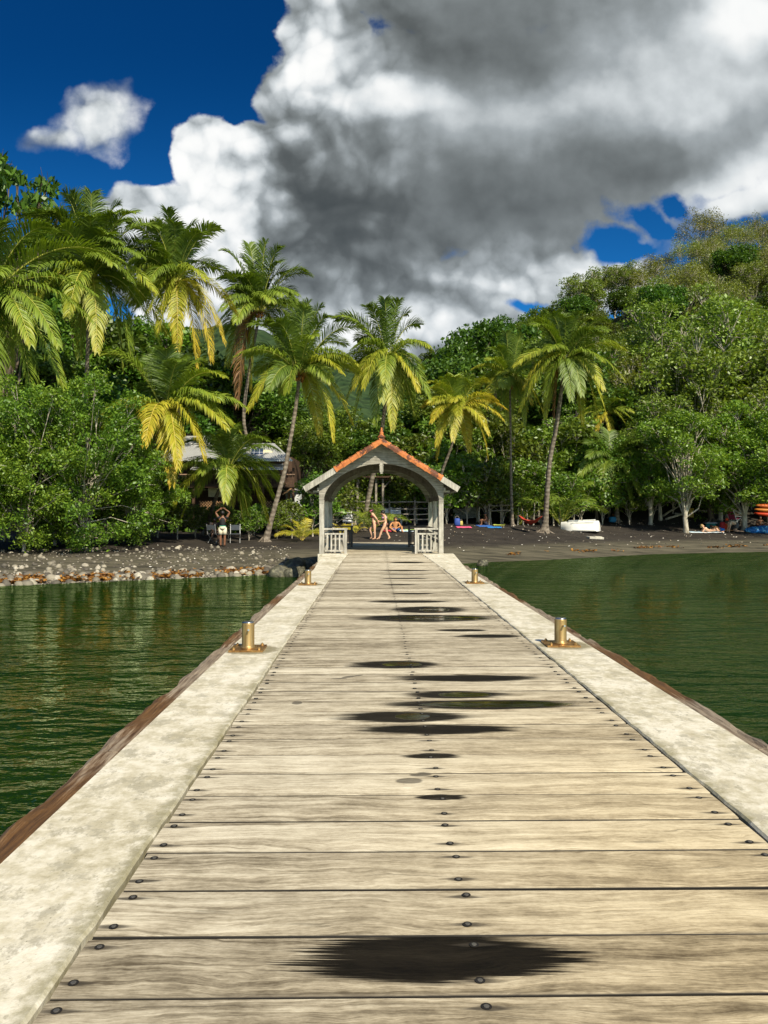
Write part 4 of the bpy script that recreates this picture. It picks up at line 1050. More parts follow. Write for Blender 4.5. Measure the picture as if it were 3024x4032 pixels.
# ------------------------------------------------------------------ stones, weed, litter
def stone_mesh(name, seed, mat, squash=.6, n=14, m=9):
    r2 = random.Random(seed); b = MB(); b.ball((0,0,0), (1, .8, squash), n, m)
    ph = [r2.random()*6 for _ in range(6)]
    out = []
    for v in b.v:
        q = 1 + .10*math.sin(v[0]*3+ph[0])*math.sin(v[1]*3.3+ph[1]) + .08*math.sin(v[2]*5+ph[2]+v[0]*2) + r2.uniform(-.03, .03)
        out.append((v[0]*q, v[1]*q, v[2]*q))
    b.v = out; return b.mesh(name, mat, True)
m, t = newmat('beach_stone'); o = t.objrnd(); g = t.noise(t.coord('Object'), 3, 5, .6)
c = t.mix(t.step(g, .35, .65), t.ramp(o, [(0, (.07,.06,.045)), (.35, (.17,.15,.11)), (.75, (.27,.24,.17)), (1, (.52,.48,.38))]), t.ramp(o, [(0, (.045,.038,.028)), (1, (.34,.30,.22))]))
t.out(t.principled(c, .75, t.bump(g, .4, .05))); STONE = m
m, t = newmat('wet_boulder'); g = t.noise(t.coord('Object'), 2.6, 6, .65)
t.out(t.principled(t.ramp(g, [(.35, (.025,.022,.016)), (.55, (.10,.095,.06)), (.72, (.26,.24,.15))]), .5, t.bump(g, .8, .1))); BOULD = m
sm_ = [stone_mesh('beach_stone', i, STONE, .5 + .06*i) for i in range(7)]
rs = random.Random(12); k = 0
def shore(px, frac):   # point on the left beach, frac 0 at water .. 1 at the shrubs
    q = (px - 1512)/F; lo, hi_ = 20., 40.
    for _ in range(30):
        d = (lo + hi_)/2
        if np.interp(q*d, WX, WY) > d: lo = d
        else: hi_ = d
    return q*(lo + frac*9.5), lo + frac*9.5
lab_s = 'pale rounded stone on the dark shore left of the jetty'
for i in range(285):
    px = rs.uniform(-60, 1130); fr = abs(rs.gauss(0, .11)) - .02 if rs.random() < .74 else rs.uniform(.2, 1.0)
    if px < 420 and rs.random() < .25: fr = rs.uniform(.15, .5)
    x, y = shore(px, fr); s = rs.uniform(.07, .15)*(1.35 if fr < .2 else .9)
    if 180 < px < 340 and .3 < fr < .5: s *= 1.3
    o = link('beach_stone', rs.choice(sm_), None, (x, y, gz(x, y) + s*.18), (rs.uniform(-.2,.2), rs.uniform(-.2,.2), rs.uniform(0,6.28)), s)
    tag(o, lab_s, 'stone', 'pale stones on the left shore')
# countless pebbles
rng = np.random.default_rng(21); N_ = 4200
def pebbles(name, N_, pxr, frs, size, mat, flat=.5):
    px = rng.uniform(*pxr, N_); V = []; Fc = []
    base = np.array([(math.cos(a)*1.0, math.sin(a)*.8, 0) for a in np.linspace(0, 2*math.pi, 7)[:-1]])
    for i in range(N_):
        x, y = shore(px[i], frs[i]); s = rng.uniform(*size); z = gz(x, y); an = rng.random()*6
        c_, s_ = math.cos(an), math.sin(an); o_ = len(V)
        for (bx, by, _) in base: V.append((x + (bx*c_-by*s_)*s, y + (bx*s_+by*c_)*s, z - .01))
        for (bx, by, _) in base: V.append((x + (bx*c_-by*s_)*s*.6, y + (bx*s_+by*c_)*s*.6, z + s*flat))
        for j in range(6): Fc.append((o_+j, o_+(j+1) % 6, o_+6+(j+1) % 6)); Fc.append((o_+j, o_+6+(j+1) % 6, o_+6+j))
        for j in range(4): Fc.append((o_+6, o_+7+j, o_+8+j))
    return npmesh(name, V, np.array(Fc), mat, True)
m, t = newmat('pebble'); r = t.island(); t.out(t.principled(t.ramp(r, [(0, (.03,.025,.018)), (.5, (.09,.075,.055)), (.82, (.24,.21,.155)), (1, (.50,.46,.36))]), .75)); PEB = m
fr = np.where(rng.random(N_) < .62, np.abs(rng.normal(0, .10, N_)) - .03, rng.random(N_))
tag(link('pebbles', pebbles('pebbles', N_, (-80, 1140), fr, (.02, .065), PEB)), kind='stuff')
# seaweed along the water
m, t = newmat('seaweed'); r = t.island(); t.out(t.principled(t.mix(r, (.10,.035,.006), (.36,.17,.025)), .6)); WEED = m
P = []
for i in range(5200):
    px = rng.uniform(-80, 1050); f_ = abs(rng.normal(.05, .05)); 
    if math.sin(px*.021) + math.sin(px*.05+1) + rng.normal(0, .6) < -.1: continue
    x, y = shore(px, f_); P.append((x, y, gz(x, y) + rng.uniform(.03, .11)))
for i in range(900):
    x = rng.uniform(6, 26); y = np.interp(x, WX, WY) + 2.2 + rng.normal(0, .22) + .3*math.sin(x*.9)
    if math.sin(x*1.3) + math.sin(x*2.9+2) + rng.normal(0, .5) < .4: continue
    P.append((x, y, gz(x, y) + .03))
V, Fc = leaf_arrays(np.array(P), .20, rng, 1.6, .5)
tag(link('seaweed', npmesh('seaweed', V, Fc, WEED)), kind='stuff')
# dry leaves and shells on the sand
P = []
for i in range(520):
    x = rng.uniform(-1.5, 27) ; y = np.interp(x, WX, WY) + rng.uniform(3.5, 15)
    P.append((x, y, gz(x, y) + .03))
for i in range(90):
    px = rng.uniform(400, 1150); x, y = shore(px, rng.uniform(.3, 1.1)); P.append((x, y, gz(x, y) + .03))
V, Fc = leaf_arrays(np.array(P), .12, rng, 2.0, .6)
m, t = newmat('dry_leaf'); r = t.island(); t.out(t.principled(t.ramp(r, [(0, (.30,.22,.13)), (.5, (.52,.47,.38)), (1, (.75,.72,.64))]), .7))
tag(link('leaf_litter', npmesh('leaf_litter', V, Fc, m)), kind='stuff')
for (px, py, s, sq, lab) in [(1160,2258,.58,5,'big greenish-grey boulder between the pebble shore and the jetty'),(1103,2285,.42,1,'dark wet boulder at the waterline left of the jetty'),(1150,2290,.34,3,'small dark wet rock low in the water against the jetty'),(1205,2245,.36,2,'grey rock behind the big boulder beside the jetty'),(1225,2230,.30,0,'rock in the pavilion shadow next to the plinth'),(1900,2247,.30,4,'dark rock showing behind the far right bollard'),(1175,2275,.30,2,'grey rock wedged below the big boulder'),(1080,2270,.26,4,'low dark stone at the end of the pebble bank')]:
    p = gp(px, py, 16); o = link('boulder', stone_mesh('boulder', sq+20, BOULD, .75, 18, 12), None, (p.x, p.y, max(p.z, WATER) + s*.22), (.2, .1, sq), s); tag(o, lab, 'boulder')

# ------------------------------------------------------------------ house
M_BROWN = wood('brown_boards', ((.03,.017,.010), (.075,.042,.024), (.13,.08,.045)))
M_CREAM = simple('cream_paint', (.72,.66,.42), .7); M_WHITE = simple('white_plastic', (.78,.78,.75), .4)
M_LATT = simple('lattice_wood', (.36,.20,.09), .7)
m, t = newmat('metal_sheet'); O = t.coord('Object'); x, y, z = t.xyz(O)
t.out(t.principled(t.mix(t.noise(O, 2, 5, .6), (.42,.42,.40), (.62,.62,.58)), .5, t.bump(t.math('SINE', x*60), .6, .02), .3)); SHEET = m
m, t = newmat('solar_glass'); O = t.coord('Object'); x, y, z = t.xyz(O)
gr = t.math('MAXIMUM', t.step(t.math('ABSOLUTE', t.math('FRACT', x*3)-.5), .45, .48), t.step(t.math('ABSOLUTE', t.math('FRACT', z*2.2)-.5), .46, .49))
t.out(t.principled(t.mix(gr, (.025,.04,.085), (.45,.47,.50)), .15)); SOLAR = m
HD = 47.0
hp = at(930, 2060, HD); hp.z = gz(hp.x, hp.y)
house = thing('beach_house', 'dark wooden house with balcony and pale metal roof half hidden behind the palms', 'house', hp)
def H(px, py, d=HD): return at(px, py, d) - hp
def hbox(b, x0, y0, x1, y1, d0, d1):
    a = H(x0, y0, d0); c = H(x1, y1, d0); b.box(((a.x+c.x)/2, (d0+d1)/2 - hp.y, (a.z+c.z)/2), (abs(c.x-a.x), d1-d0, abs(a.z-c.z)))
b = MB(); hbox(b, 610, 1800, 1150, 1918, 48.6, 54); hbox(b, 640, 1930, 1140, 2075, 49.2, 53); b.build('wall', M_BROWN, house)
b = MB(); hbox(b, 600, 1907, 1160, 1919, 46.2, 48.6); b.build('balcony_floor', M_BROWN, house)
b = MB(); hbox(b, 600, 1866, 1160, 1870, 46.2, 46.3); r_ = b.build('balcony_rail', simple('rail_wood', (.30,.19,.12), .6), house)
for i in range(40):
    xx = 604 + i*14
    b = MB(); hbox(b, xx, 1870, xx+3.4, 1907, 46.22, 46.27); b.build('baluster', M_BROWN, r_)
for xx in (612, 757, 905, 1030, 1150):
    b = MB(); hbox(b, xx, 1842, xx+9, 2075, 46.3, 46.45); b.build('post', M_BROWN, house)
for (xa, xb) in ((720, 757), (1150, 1112)):
    b = MB(); b.bar(H(xa, 1921, 46.3), H(xb, 1948, 46.3), .08, .08); b.build('brace', M_LATT, house)
# lower awning and upper roofs (sloping sheets with thickness)
def sheet(b, p0, p1, d0, d1, th=.06):
    a, c = H(p0[0], p0[1], d0), H(p1[0], p0[1], d0); e, f_ = H(p1[2], p1[1], d1), H(p0[2], p1[1], d1)
    vs = [a, c, e, f_]; vs += [v - Vector((0,0,th)) for v in vs]
    b.add(vs, [(0,1,2,3),(7,6,5,4),(0,4,5,1),(1,5,6,2),(2,6,7,3),(3,7,4,0)])
b = MB(); sheet(b, (750,1846,770), (1125,1826,1115), 45.2, 48.5); b.build('awning', SHEET, house)
b = MB(); sheet(b, (600,1812,700), (1152,1745,1080), 46.0, 50.5); rf = b.build('roof', SHEET, house)
b = MB(); sheet(b, (690,1746,735), (860,1716,840), 50, 52.5); b.build('upper_roof', SHEET, house)
b = MB(); a = H(1033, 1770, 49); b.prism([(a.x, H(1033,1800).z), (a.x, H(1033,1766).z), (H(1050,0).x, H(0,1766).z), (H(1112,0).x, H(0,1800).z)], 1.0, 2.6); b.build('gable', M_CREAM, house)
for (xa, xb, ya, yb) in [(990,1036,1768,1792),(945,980,1728,1758)]:
    b = MB(); c_ = H((xa+xb)/2, (ya+yb)/2, 47.6); w_ = (xb-xa)/F*47.6; h_ = (yb-ya)/F*47.6*1.5; b.box(c_, (w_, .05, h_), (R(-32), 0, 0)); b.build('solar_panel', SOLAR, house)
b = MB(); hbox(b, 820, 1922, 880, 1956, 47.4, 48.4); b.build('awning_blind', M_CREAM, house)
b = MB(); hbox(b, 655, 1950, 740, 1957, 45.6, 47.5); b.build('lower_roof', SHEET, house)
for i, (xa, xb) in enumerate([(610,690),(785,840),(842,900),(1030,1070)]):
    b = MB(); z0, z1 = 1973, 2010
    for k_ in range(-4, 12):
        u = k_*11
        for sg in (1, -1):
            # slat clipped to the panel
            xs0 = xa + u; pts = []
            for s_ in np.linspace(0, 1, 12):
                xx = xs0 + s_*(z1-z0) if sg > 0 else xs0 + (1-s_)*(z1-z0)
                if xa <= xx <= xb: pts.append((xx, z0 + s_*(z1-z0)))
            if len(pts) > 1: b.bar(H(pts[0][0], pts[0][1], 46.2), H(pts[-1][0], pts[-1][1], 46.2 + .03*(sg > 0)), .035, .02, (0,1,0))
    b.build('lattice_panel', M_LATT, house)
# little white shack right of the house
sp_ = at(1150, 2050, 49); sp_.z = gz(sp_.x, sp_.y)
sh = thing('shed', 'small whitewashed shed with brown shutter right of the leaning palm', 'shed', sp_)
def L(root_p, px, py, d): return at(px, py, d) - root_p
b = MB(); a = L(sp_, 1125, 1930, 49); c = L(sp_, 1180, 2055, 49); b.box(((a.x+c.x)/2, .6, (a.z+c.z)/2), (c.x-a.x, 1.2, a.z-c.z)); b.build('wall', simple('whitewash', (.62,.64,.62), .8), sh)
b = MB(); a = L(sp_, 1131, 1942, 49); c = L(sp_, 1143, 1966, 49); b.box(((a.x+c.x)/2, -.03, (a.z+c.z)/2), (c.x-a.x, .06, a.z-c.z)); b.build('shutter', M_LATT, sh)
b = MB(); a = L(sp_, 1118, 1926, 49); c = L(sp_, 1187, 1930, 49); b.box(((a.x+c.x)/2, .6, (a.z+c.z)/2), (c.x-a.x, 1.6, .09), (.1,0,0)); b.build('roof', SHEET, sh)

# ------------------------------------------------------------------ fences, pergola, loungers
M_LOG = wood('log_wood', ((.10,.085,.065), (.22,.19,.15), (.38,.34,.27)), 3, 8)
def fence(label, posts, rails, d, ybot, r=.045):
    p0 = at(posts[0], ybot, d); p0.z = gz(p0.x, p0.y)
    f_ = thing('rail_fence', label, 'fence', p0)
    r2 = random.Random(len(label))
    for px in posts:
        a = L(p0, px, rails[0]-8, d); b = MB(); b.tube([(a.x, r2.uniform(-.05,.05), gz(p0.x+a.x, p0.y)-p0.z-.1), (a.x+r2.uniform(-.04,.04), 0, a.z)], r*1.25, 8); b.build('post', M_LOG, f_)
    for py in rails:
        for px0, px1 in zip(posts[:-1], posts[1:]):
            a = L(p0, px0-4, py+r2.uniform(-2,2), d); c = L(p0, px1+4, py+r2.uniform(-2,2), d); a.y = c.y = -.08
            b = MB(); b.tube([a, a.lerp(c,.5)+Vector((0,0,r2.uniform(-.03,.03))), c], [r, r*.9, r*.8], 7); b.build('rail', M_LOG, f_)
    return f_
fence('grey log fence with four rails in the shade behind the pavilion', [1305,1393,1465,1534,1633,1690], [1977,2003,2025,2046], 52.5, 2066)
fence('short wooden rail fence behind the crouching person and blue towels', [1925,1973,2015], [1990,2011], 53.5, 2044)
pp = at(1500, 2060, 55); pp.z = gz(pp.x, pp.y)
pg = thing('pergola', 'dark wooden pergola frame with braced posts behind the rail fence', 'pergola', pp)
for px in (1408, 1481, 1508, 1632, 1690):
    a = L(pp, px, 1885, 55); b = MB(); b.box((a.x, 0, a.z/2), (.14, .14, a.z)); b.build('post', M_LOG, pg)
for (x0, x1) in ((1508, 1538), (1632, 1600)):
    a = L(pp, x0, 1922, 55); c = L(pp, x1, 1890, 55); b = MB(); b.bar(a, c, .09, .09); b.build('brace', M_LOG, pg)
for dy_ in (0, 2.2):
    a = L(pp, 1380, 1886, 55); c = L(pp, 1710, 1886, 55); a.y += dy_; c.y += dy_; b = MB(); b.bar(a, c, .12, .18); b.build('beam', M_BROWN, pg)
a = L(pp, 1375, 1882, 55); c = L(pp, 1715, 1872, 55); b = MB(); b.box(((a.x+c.x)/2, 1.2, a.z+.25), (c.x-a.x, 3.4, .07), (.12,0,0)); b.build('roof', M_BROWN, pg)
def lounger(px, py, d, label, rz):
    p = at(px, py, d); g0 = gz(p.x, p.y)
    r_ = thing('lounge_chair', label, 'lounge chair', (p.x, p.y, g0), rz, 'white plastic lounge chairs behind the rail fence')
    for i in range(7):
        b = MB(); b.box((0, .30+.035*i, .48+.115*i), (.62, .03, .085), (R(-17),0,0)); b.build('back_slat', M_WHITE, r_)
    b = MB(); b.box((0, -.12, .40), (.64, .80, .05)); b.build('seat', M_WHITE, r_, bevel=.01)
    for sx in (-1, 1):
        b = MB(); b.bar((sx*.33,.26,.40),(sx*.33,.56,1.27),.05,.05); b.build('back_frame', M_WHITE, r_)
        b = MB(); b.box((sx*.34, -.1, .60), (.06,.6,.03)); b.build('armrest', M_WHITE, r_)
        for yy in (-.46, .25):
            b = MB(); b.box((sx*.31, yy, .19), (.05,.05,.42)); b.build('leg', M_WHITE, r_)
for (px, lab, rz) in [(1372, 'white plastic lounge chair left of the leaning palm trunk, behind the fence', .25),(1521, 'white plastic lounge chair left of the fence post, shaded by the young palm', -.1),(1561, 'white plastic lounge chair with bluish seat right of the fence post', .1)]:
    lounger(px, 2030, 54, lab, rz)
# corrugated sheet
p = gp(1832, 2046); cs = thing('corrugated_sheet', 'grey corrugated metal sheet leaning against the shrubs right of the pavilion', 'metal sheet', p)
b = MB(); nn = 60; vs = []
for j in range(2):
    for i in range(nn):
        vs.append((-.85 + 1.7*i/(nn-1), (j*.25) + .02*math.sin(i*.9)*0, .05 + j*.78 + (.10*(i/nn))))
vs2 = []
for j in range(40):
    u = j/39; off = .022*math.sin(u*40)
    vs2 += [(-.9, off + u*.28, .02 + u*.78), (.9, off + u*.28, .14 + u*.86)]
b.add(vs2, [(2*j, 2*j+1, 2*j+3, 2*j+2) for j in range(39)])
o = b.build('sheet', simple('galvanised', (.42,.45,.46), .45, .4), cs); sd_ = o.modifiers.new('t', 'SOLIDIFY'); sd_.thickness = .006
b = MB(); b.box((-.6, .32, .45), (.05,.05,.95)); b.build('prop', M_LOG, cs)
# driftwood stakes in front of the hedge
rk = random.Random(4)
for i, px in enumerate([1890,1935,2038,2060,2080,2100,2180,2200,2212,2260]):
    p = at(px, 2050, 53.8); p.z = gz(p.x, p.y); h = rk.uniform(.9, 2.2)
    b = MB(); b.tube([(0,0,-.1),(rk.uniform(-.1,.1),0,h*.5),(rk.uniform(-.2,.2),0,h)], [.06,.05,.03], 7)
    tag(b.build('stake', B_PALE, None, loc=p), 'pale crooked wooden stake standing before the shrubs behind the hammock', 'stake', 'pale stakes at the back of the beach')

# ------------------------------------------------------------------ hammock, boat, slab, towels ...
def cloth(name, col, rough=.8): return simple(name, col, rough, 0, .12, 12, .15)
RED = cloth('hammock_red', (.42,.045,.020))
pa = Vector(at(2030, 2030, 49.6)); pb = Vector(at(2150, 2034, 46.6)); hm = thing('hammock', 'red hammock slung between the slim palm and the tallest right-hand palm', 'hammock', (pa+pb)/2)
A = pa - (pa+pb)/2; Bv = -A
b = MB(); vs = []; nn = 24
for i in range(nn):
    u = .13 + .74*i/(nn-1); c = A.lerp(Bv, u); sag = .52*(1-((u-.5)/.37)**2) if abs(u-.5) < .37 else 0
    w = .38*(1-abs((u-.5)/.5)**2.4) + .03
    for j in range(7):
        v_ = (j-3)/3; vs.append(c + Vector((.35*v_*w, .75*v_*w, -sag*(1-.45*v_*v_) + .02*math.sin(j*2+i))))
b.add(vs, [(i*7+j, i*7+j+1, (i+1)*7+j+1, (i+1)*7+j) for i in range(nn-1) for j in range(6)])
o = b.build('cloth', RED, hm, True); sd_ = o.modifiers.new('t', 'SOLIDIFY'); sd_.thickness = .012
for (e0, e1) in ((A, A.lerp(Bv, .135)), (Bv, A.lerp(Bv, .865))):
    b = MB(); b.tube([e0, e1], .012, 6); b.build('rope', M_LOG, hm)
# overturned white dinghy
p = at(2282, 2062, 51.0); p.z = gz(p.x, p.y); bt = thing('dinghy', 'white dinghy turned upside down on the sand below the shrubs', 'boat', p, math.pi - .50)
b = MB(); st = 16; vs = []; Lb = 2.5
for i in range(st):
    u = i/(st-1); xx = (u-.5)*Lb; w = .66*(1 - max(0, (u-.45)/.55)**2.4)*(.90 + .1*min(1, u*4)); h = .70*(1-.22*u*u)
    if i == st-1: w = .05
    for (fy, fz) in ((-1.06,.0),(-1.0,.10),(-.92,.32),(-.66,.72),(-.20,.93),(0,1.0),(.20,.93),(.66,.72),(.92,.32),(1.0,.10),(1.06,.0)): vs.append((xx, fy*w, fz*h + .04*u))
b.add(vs, [(i*11+j, (i+1)*11+j, (i+1)*11+j+1, i*11+j+1) for i in range(st-1) for j in range(10)] + [tuple(range(11))])
BOATW = simple('boat_white', (.80,.79,.72), .4, 0, .08, 3)
b.build('hull', BOATW, bt, True)
b = MB(); b.box((-.15, 0, .71), (1.8, .07, .07), (0,.04,0)); b.build('keel', BOATW, bt, bevel=.01)
for s_ in (-1, 1):
    b = MB(); b.box((-.3, s_*.40, .56), (1.5, .05, .05), (0,.05,0)); b.build('strake', BOATW, bt)
    b = MB(); b.bar((-1.25, s_*.68, .03), (.3, s_*.70, .05), .07, .06); b.build('gunwale', simple('boat_grey', (.35,.34,.30), .6), bt)
p = gp(2343, 2122); b = MB(); b.box((0,0,.06), (.95,.5,.13), (.06,.05,.2)); b.box((.15,.02,.135), (.5,.3,.03), (.06,.05,.2))
tag(b.build('slab', simple('pale_slab', (.50,.47,.38), .8, 0, .2, 4, .5), None, bevel=.03, loc=p), 'pale worn slab lying flat on the dark sand near the water', 'slab')
def towel(px, py, w, dpt, col, label, rz=0, stripes=None):
    p = gp(px, py); m, t = newmat('towel'); O = t.coord('Object'); x, y, z = t.xyz(O)
    c = (*col, 1)
    if stripes: c = t.mix(t.step(t.math('SINE', y*stripes[1]), -.1, .1), col, stripes[0])
    t.out(t.principled(c, .9, t.bump(t.noise(O, 30, 3), .3, .01)))
    b = MB(); r2 = random.Random(px); n1, n2 = 14, 8; vs = []
    for i in range(n1):
        for j in range(n2): vs.append(((i/(n1-1)-.5)*w, (j/(n2-1)-.5)*dpt, .03 + r2.uniform(0, .025)))
    b.add(vs, [(i*n2+j, (i+1)*n2+j, (i+1)*n2+j+1, i*n2+j+1) for i in range(n1-1) for j in range(n2-1)])
    o = b.build('towel', m, None, True, loc=p); o.rotation_euler = (math.atan(.06), 0, rz); s_ = o.modifiers.new('t','SOLIDIFY'); s_.thickness = .02
    return tag(o, label, 'towel')
towel(1825, 2077, .95, 1.1, (.72,.10,.20), 'pink towel on the sand next to the blue bag right of the pavilion')
towel(1908, 2073, 1.0, 1.4, (.03,.12,.42), 'dark blue towel under the crouching person', .1)
towel(1945, 2078, .9, .9, (.02,.20,.55), 'bright blue towel in front of the dark blue one')
towel(1965, 2068, .8, .8, (.55,.60,.10), 'yellow-green towel with white things beside the blue towels', -.2)
towel(1535, 2092, .8, 1.0, (.60,.04,.07), 'red towel under the sitting man in blue shorts')
towel(1598, 2091, .9, 1.3, (.40,.62,.78), 'light blue towel right of the sitting man', .2, ((.85,.88,.85), 20))
towel(1615, 2089, .7, 1.0, (.45,.75,.10), 'lime green towel at the right rear railing of the pavilion', -.1)
towel(2775, 2097, 2.3, .95, (.25,.50,.68), 'striped light blue towel under the two sunbathers', -.05, ((.80,.84,.84), 26))
def bag(px, py, size, col, label, cat='bag', name='beach_bag', strap=True, top=None):
    p = gp(px, py); w, d_, h = size
    b = MB(); vs = []
    for k_, (f_, z) in enumerate([(.80,0),(1,.12),(1.04,.5),(.94,.85),(.72,1)]):
        for j in range(14):
            a = 2*math.pi*j/14; q = 1/max(abs(math.cos(a)), abs(math.sin(a)))**.55
            vs.append((math.cos(a)*w/2*f_*q*.9, math.sin(a)*d_/2*f_*q*.9, z*h))
    b.add(vs, [(i*14+j, i*14+(j+1) % 14, (i+1)*14+(j+1) % 14, (i+1)*14+j) for i in range(4) for j in range(14)] + [tuple(range(13,-1,-1)), tuple(range(56,70))])
    r_ = thing(name, label, cat, p, 0); b.build('body', cloth('bag_cloth', col, .6), r_, True)
    if strap:
        b = MB(); b.tube([(math.cos(a)*w*.3, 0, h*.95 + math.sin(a)*h*.35) for a in np.linspace(0, math.pi, 9)], .015, 6); b.build('strap', M_LOG, r_)
    if top:
        b = MB(); b.box((0,0,h*.97), (w*.9, d_*.9, h*.16)); b.build('lid', cloth('lid', top, .5), r_, bevel=.02)
    return r_
bag(1800, 2070, (.45,.35,.50), (.03,.07,.30), 'dark blue beach bag behind the pink towel')
bag(1815, 2069, (.28,.25,.30), (.50,.42,.10), 'small yellowish bag leaning on the dark blue bag')
bag(2412, 2057, (.60,.50,.42), (.02,.20,.38), 'rounded blue sack on the shaded sand right of the white dinghy', strap=False)
bag(2800, 2082, (.85,.45,.42), (.02,.22,.20), 'teal cool box with pale lid behind the sunbathers', 'cool box', 'cool_box', True, (.65,.68,.68))
bag(2833, 2083, (.50,.40,.62), (.02,.03,.03), 'black backpack between the cool box and the red bag')
bag(2850, 2090, (.62,.40,.62), (.55,.03,.03), 'red beach bag beside the kneeling person')
bag(2862, 2092, (.24,.25,.92), (.70,.08,.02), 'tall orange-red dry bag right against the kneeling person')
bag(2795, 2078, (.35,.3,.28), (.75,.76,.78), 'white carrier bag by the cool box')
# pink beach chair
p = gp(2885, 2062); ch = thing('beach_chair', 'pink folding beach chair with pale frame under the bright green tree', 'beach chair', p, .5)
PINK = cloth('pink_canvas', (.75,.10,.22))
b = MB(); b.box((-.18, 0, .66), (.06, .55, .75), (0, R(-28), 0)); b.build('backrest', PINK, ch)
b = MB(); b.box((.22, 0, .32), (.55, .55, .04), (0, R(-6), 0)); b.build('seat', PINK, ch)
for s_ in (-1, 1):
    b = MB(); b.bar((-.42,s_*.3,1.05),(.15,s_*.3,.02),.035,.035); b.build('frame', M_WHITE, ch)
    b = MB(); b.bar((-.25,s_*.3,.02),(.52,s_*.3,.38),.035,.035); b.build('leg', M_WHITE, ch)
    b = MB(); b.bar((-.1,s_*.32,.52),(.75,s_*.32,.48),.04,.03); b.build('armrest', M_WHITE, ch)
# kayaks stacked
KO = [simple('kayak_orange', (.50,.11,.02), .5, 0, .1, 3), simple('kayak_red', (.50,.05,.015), .35, 0, .1, 3), simple('kayak_amber', (.52,.19,.03), .5, 0, .1, 3)]
kp = gp(3010, 2050); kz = kp.z
for i, (mt, lab) in enumerate([(KO[1], 'red kayak at the bottom of the stack at the right edge'), (KO[2], 'amber-orange kayak in the middle of the stack at the right edge'), (KO[0], 'orange kayak on top of the stack at the right edge')]):
    r_ = thing('kayak', lab, 'kayak', (kp.x + 1.0, kp.y, kz + .42 + .30*i), .05*(i-1), 'kayaks stacked at the right edge of the beach')
    b = MB(); st = 18; vs = []
    for k_ in range(st):
        u = k_/(st-1)*2-1; w = .38*(1-abs(u)**2.6) + .012; h = .17*(1-abs(u)**4) + .02
        for j in range(12):
            a = 2*math.pi*j/12; vs.append((u*1.75, math.cos(a)*w, math.sin(a)*h + .12*u*u))
    b.add(vs, [(k_*12+j, k_*12+(j+1) % 12, (k_+1)*12+(j+1) % 12, (k_+1)*12+j) for k_ in range(st-1) for j in range(12)] + [tuple(range(11,-1,-1)), tuple(range((st-1)*12, st*12))])
    b.build('hull', mt, r_, True)
    b = MB(); b.lathe([(.30,.15),(.33,.185),(.29,.20),(.24,.17)], n=18); o = b.build('cockpit_rim', simple('rim_black', (.02,.02,.02), .5), r_, True); o.scale = (1.5, .8, 1)
rk_ = thing('kayak_rack', 'low timber rack holding up the stacked kayaks', 'rack', (kp.x+1.0, kp.y, kz))
for xx in (-.9, .9):
    b = MB(); b.box((xx, 0, .10), (.12, .9, .34)); b.build('leg', M_LOG, rk_)
# blue inflatable / tarp
p = gp(2990, 2098); m, t = newmat('blue_tarp'); O = t.coord('Object'); g = t.noise(O, 5, 3, .6)
t.out(t.principled(t.mix(t.step(g, .56, .62), (.015,.14,.42), (.15,.50,.72)), .35, t.bump(g, .5, .05)))
b = MB(); b.ball((0,0,.16), (1.05,.5,.30), 22, 10, random.Random(3), .05); b.ball((.3,-.1,.30), (.7,.36,.22), 16, 8, random.Random(5), .05)
tag(b.build('lilo', m, None, True, loc=p), 'bright blue patterned lilo lying on the sand at the right edge', 'lilo')
# odds and ends in the shade
p = gp(2718, 2040); b = MB(); b.box((0,0,.35), (.42,.3,.62)); b.box((0,0,.68), (.46,.34,.05)); tag(b.build('crate', simple('yellow_wood', (.45,.33,.07), .7), None, bevel=.01, loc=p), 'yellow wooden box standing in the shade left of the rooty tree trunk', 'box')
p = gp(2340, 2030); p.y += 1; p.z = gz(p.x, p.y); b = MB(); b.box((0,0,.18), (2.3,.22,.42)); b.box((0,0,.41), (2.36,.28,.06)); tag(b.build('low_wall', conc, None, bevel=.02, loc=p), 'low pale concrete wall behind the white dinghy', 'wall')
p = gp(2422, 2044); b = MB(); b.lathe([(.14,0),(.22,.32),(.25,.34),(.25,.40),(.2,.40),(.19,.36)], n=18); tag(b.build('flower_pot', simple('clay', (.34,.15,.06), .8), None, True, loc=p), 'terracotta flower pot at the right end of the low wall', 'flower pot')
p = gp(2888, 2056); b = MB(); b.tube([(0,0,-.1),(0,0,1.2),(.02,0,2.3)], [.09,.085,.08], 10); tag(b.build('post', simple('grey_post', (.28,.28,.26), .7), None, loc=p), 'grey round post standing behind the pink beach chair', 'post')
p = gp(2690, 2046); rlog = random.Random(9)
for i, (dx, dy_, an, ln, lab) in enumerate([(-.6,0,.25,2.6,'long pale driftwood log lying lowest in the shade left of the yellow box'),(.2,.5,-.15,2.2,'driftwood log leaning across the shaded pile behind the yellow box'),(-.9,.8,.5,1.9,'steeply leaning driftwood branch left of the yellow box'),(1.9,.6,-.2,2.4,'grey driftwood log right of the yellow box'),(2.6,1.0,.12,2.8,'highest driftwood log behind the rooty trunk')]):
    b = MB(); dirv = Vector((math.cos(an), .15, math.sin(an))); s0 = Vector((dx, dy_, .2+.12*i)) - dirv*ln/2*.6
    b.tube([s0, s0+dirv*ln*.5+Vector((0,0,.06)), s0+dirv*ln], [.09,.075,.035], 8)
    tag(b.build('driftwood', B_PALE, None, True, loc=p), lab, 'driftwood')
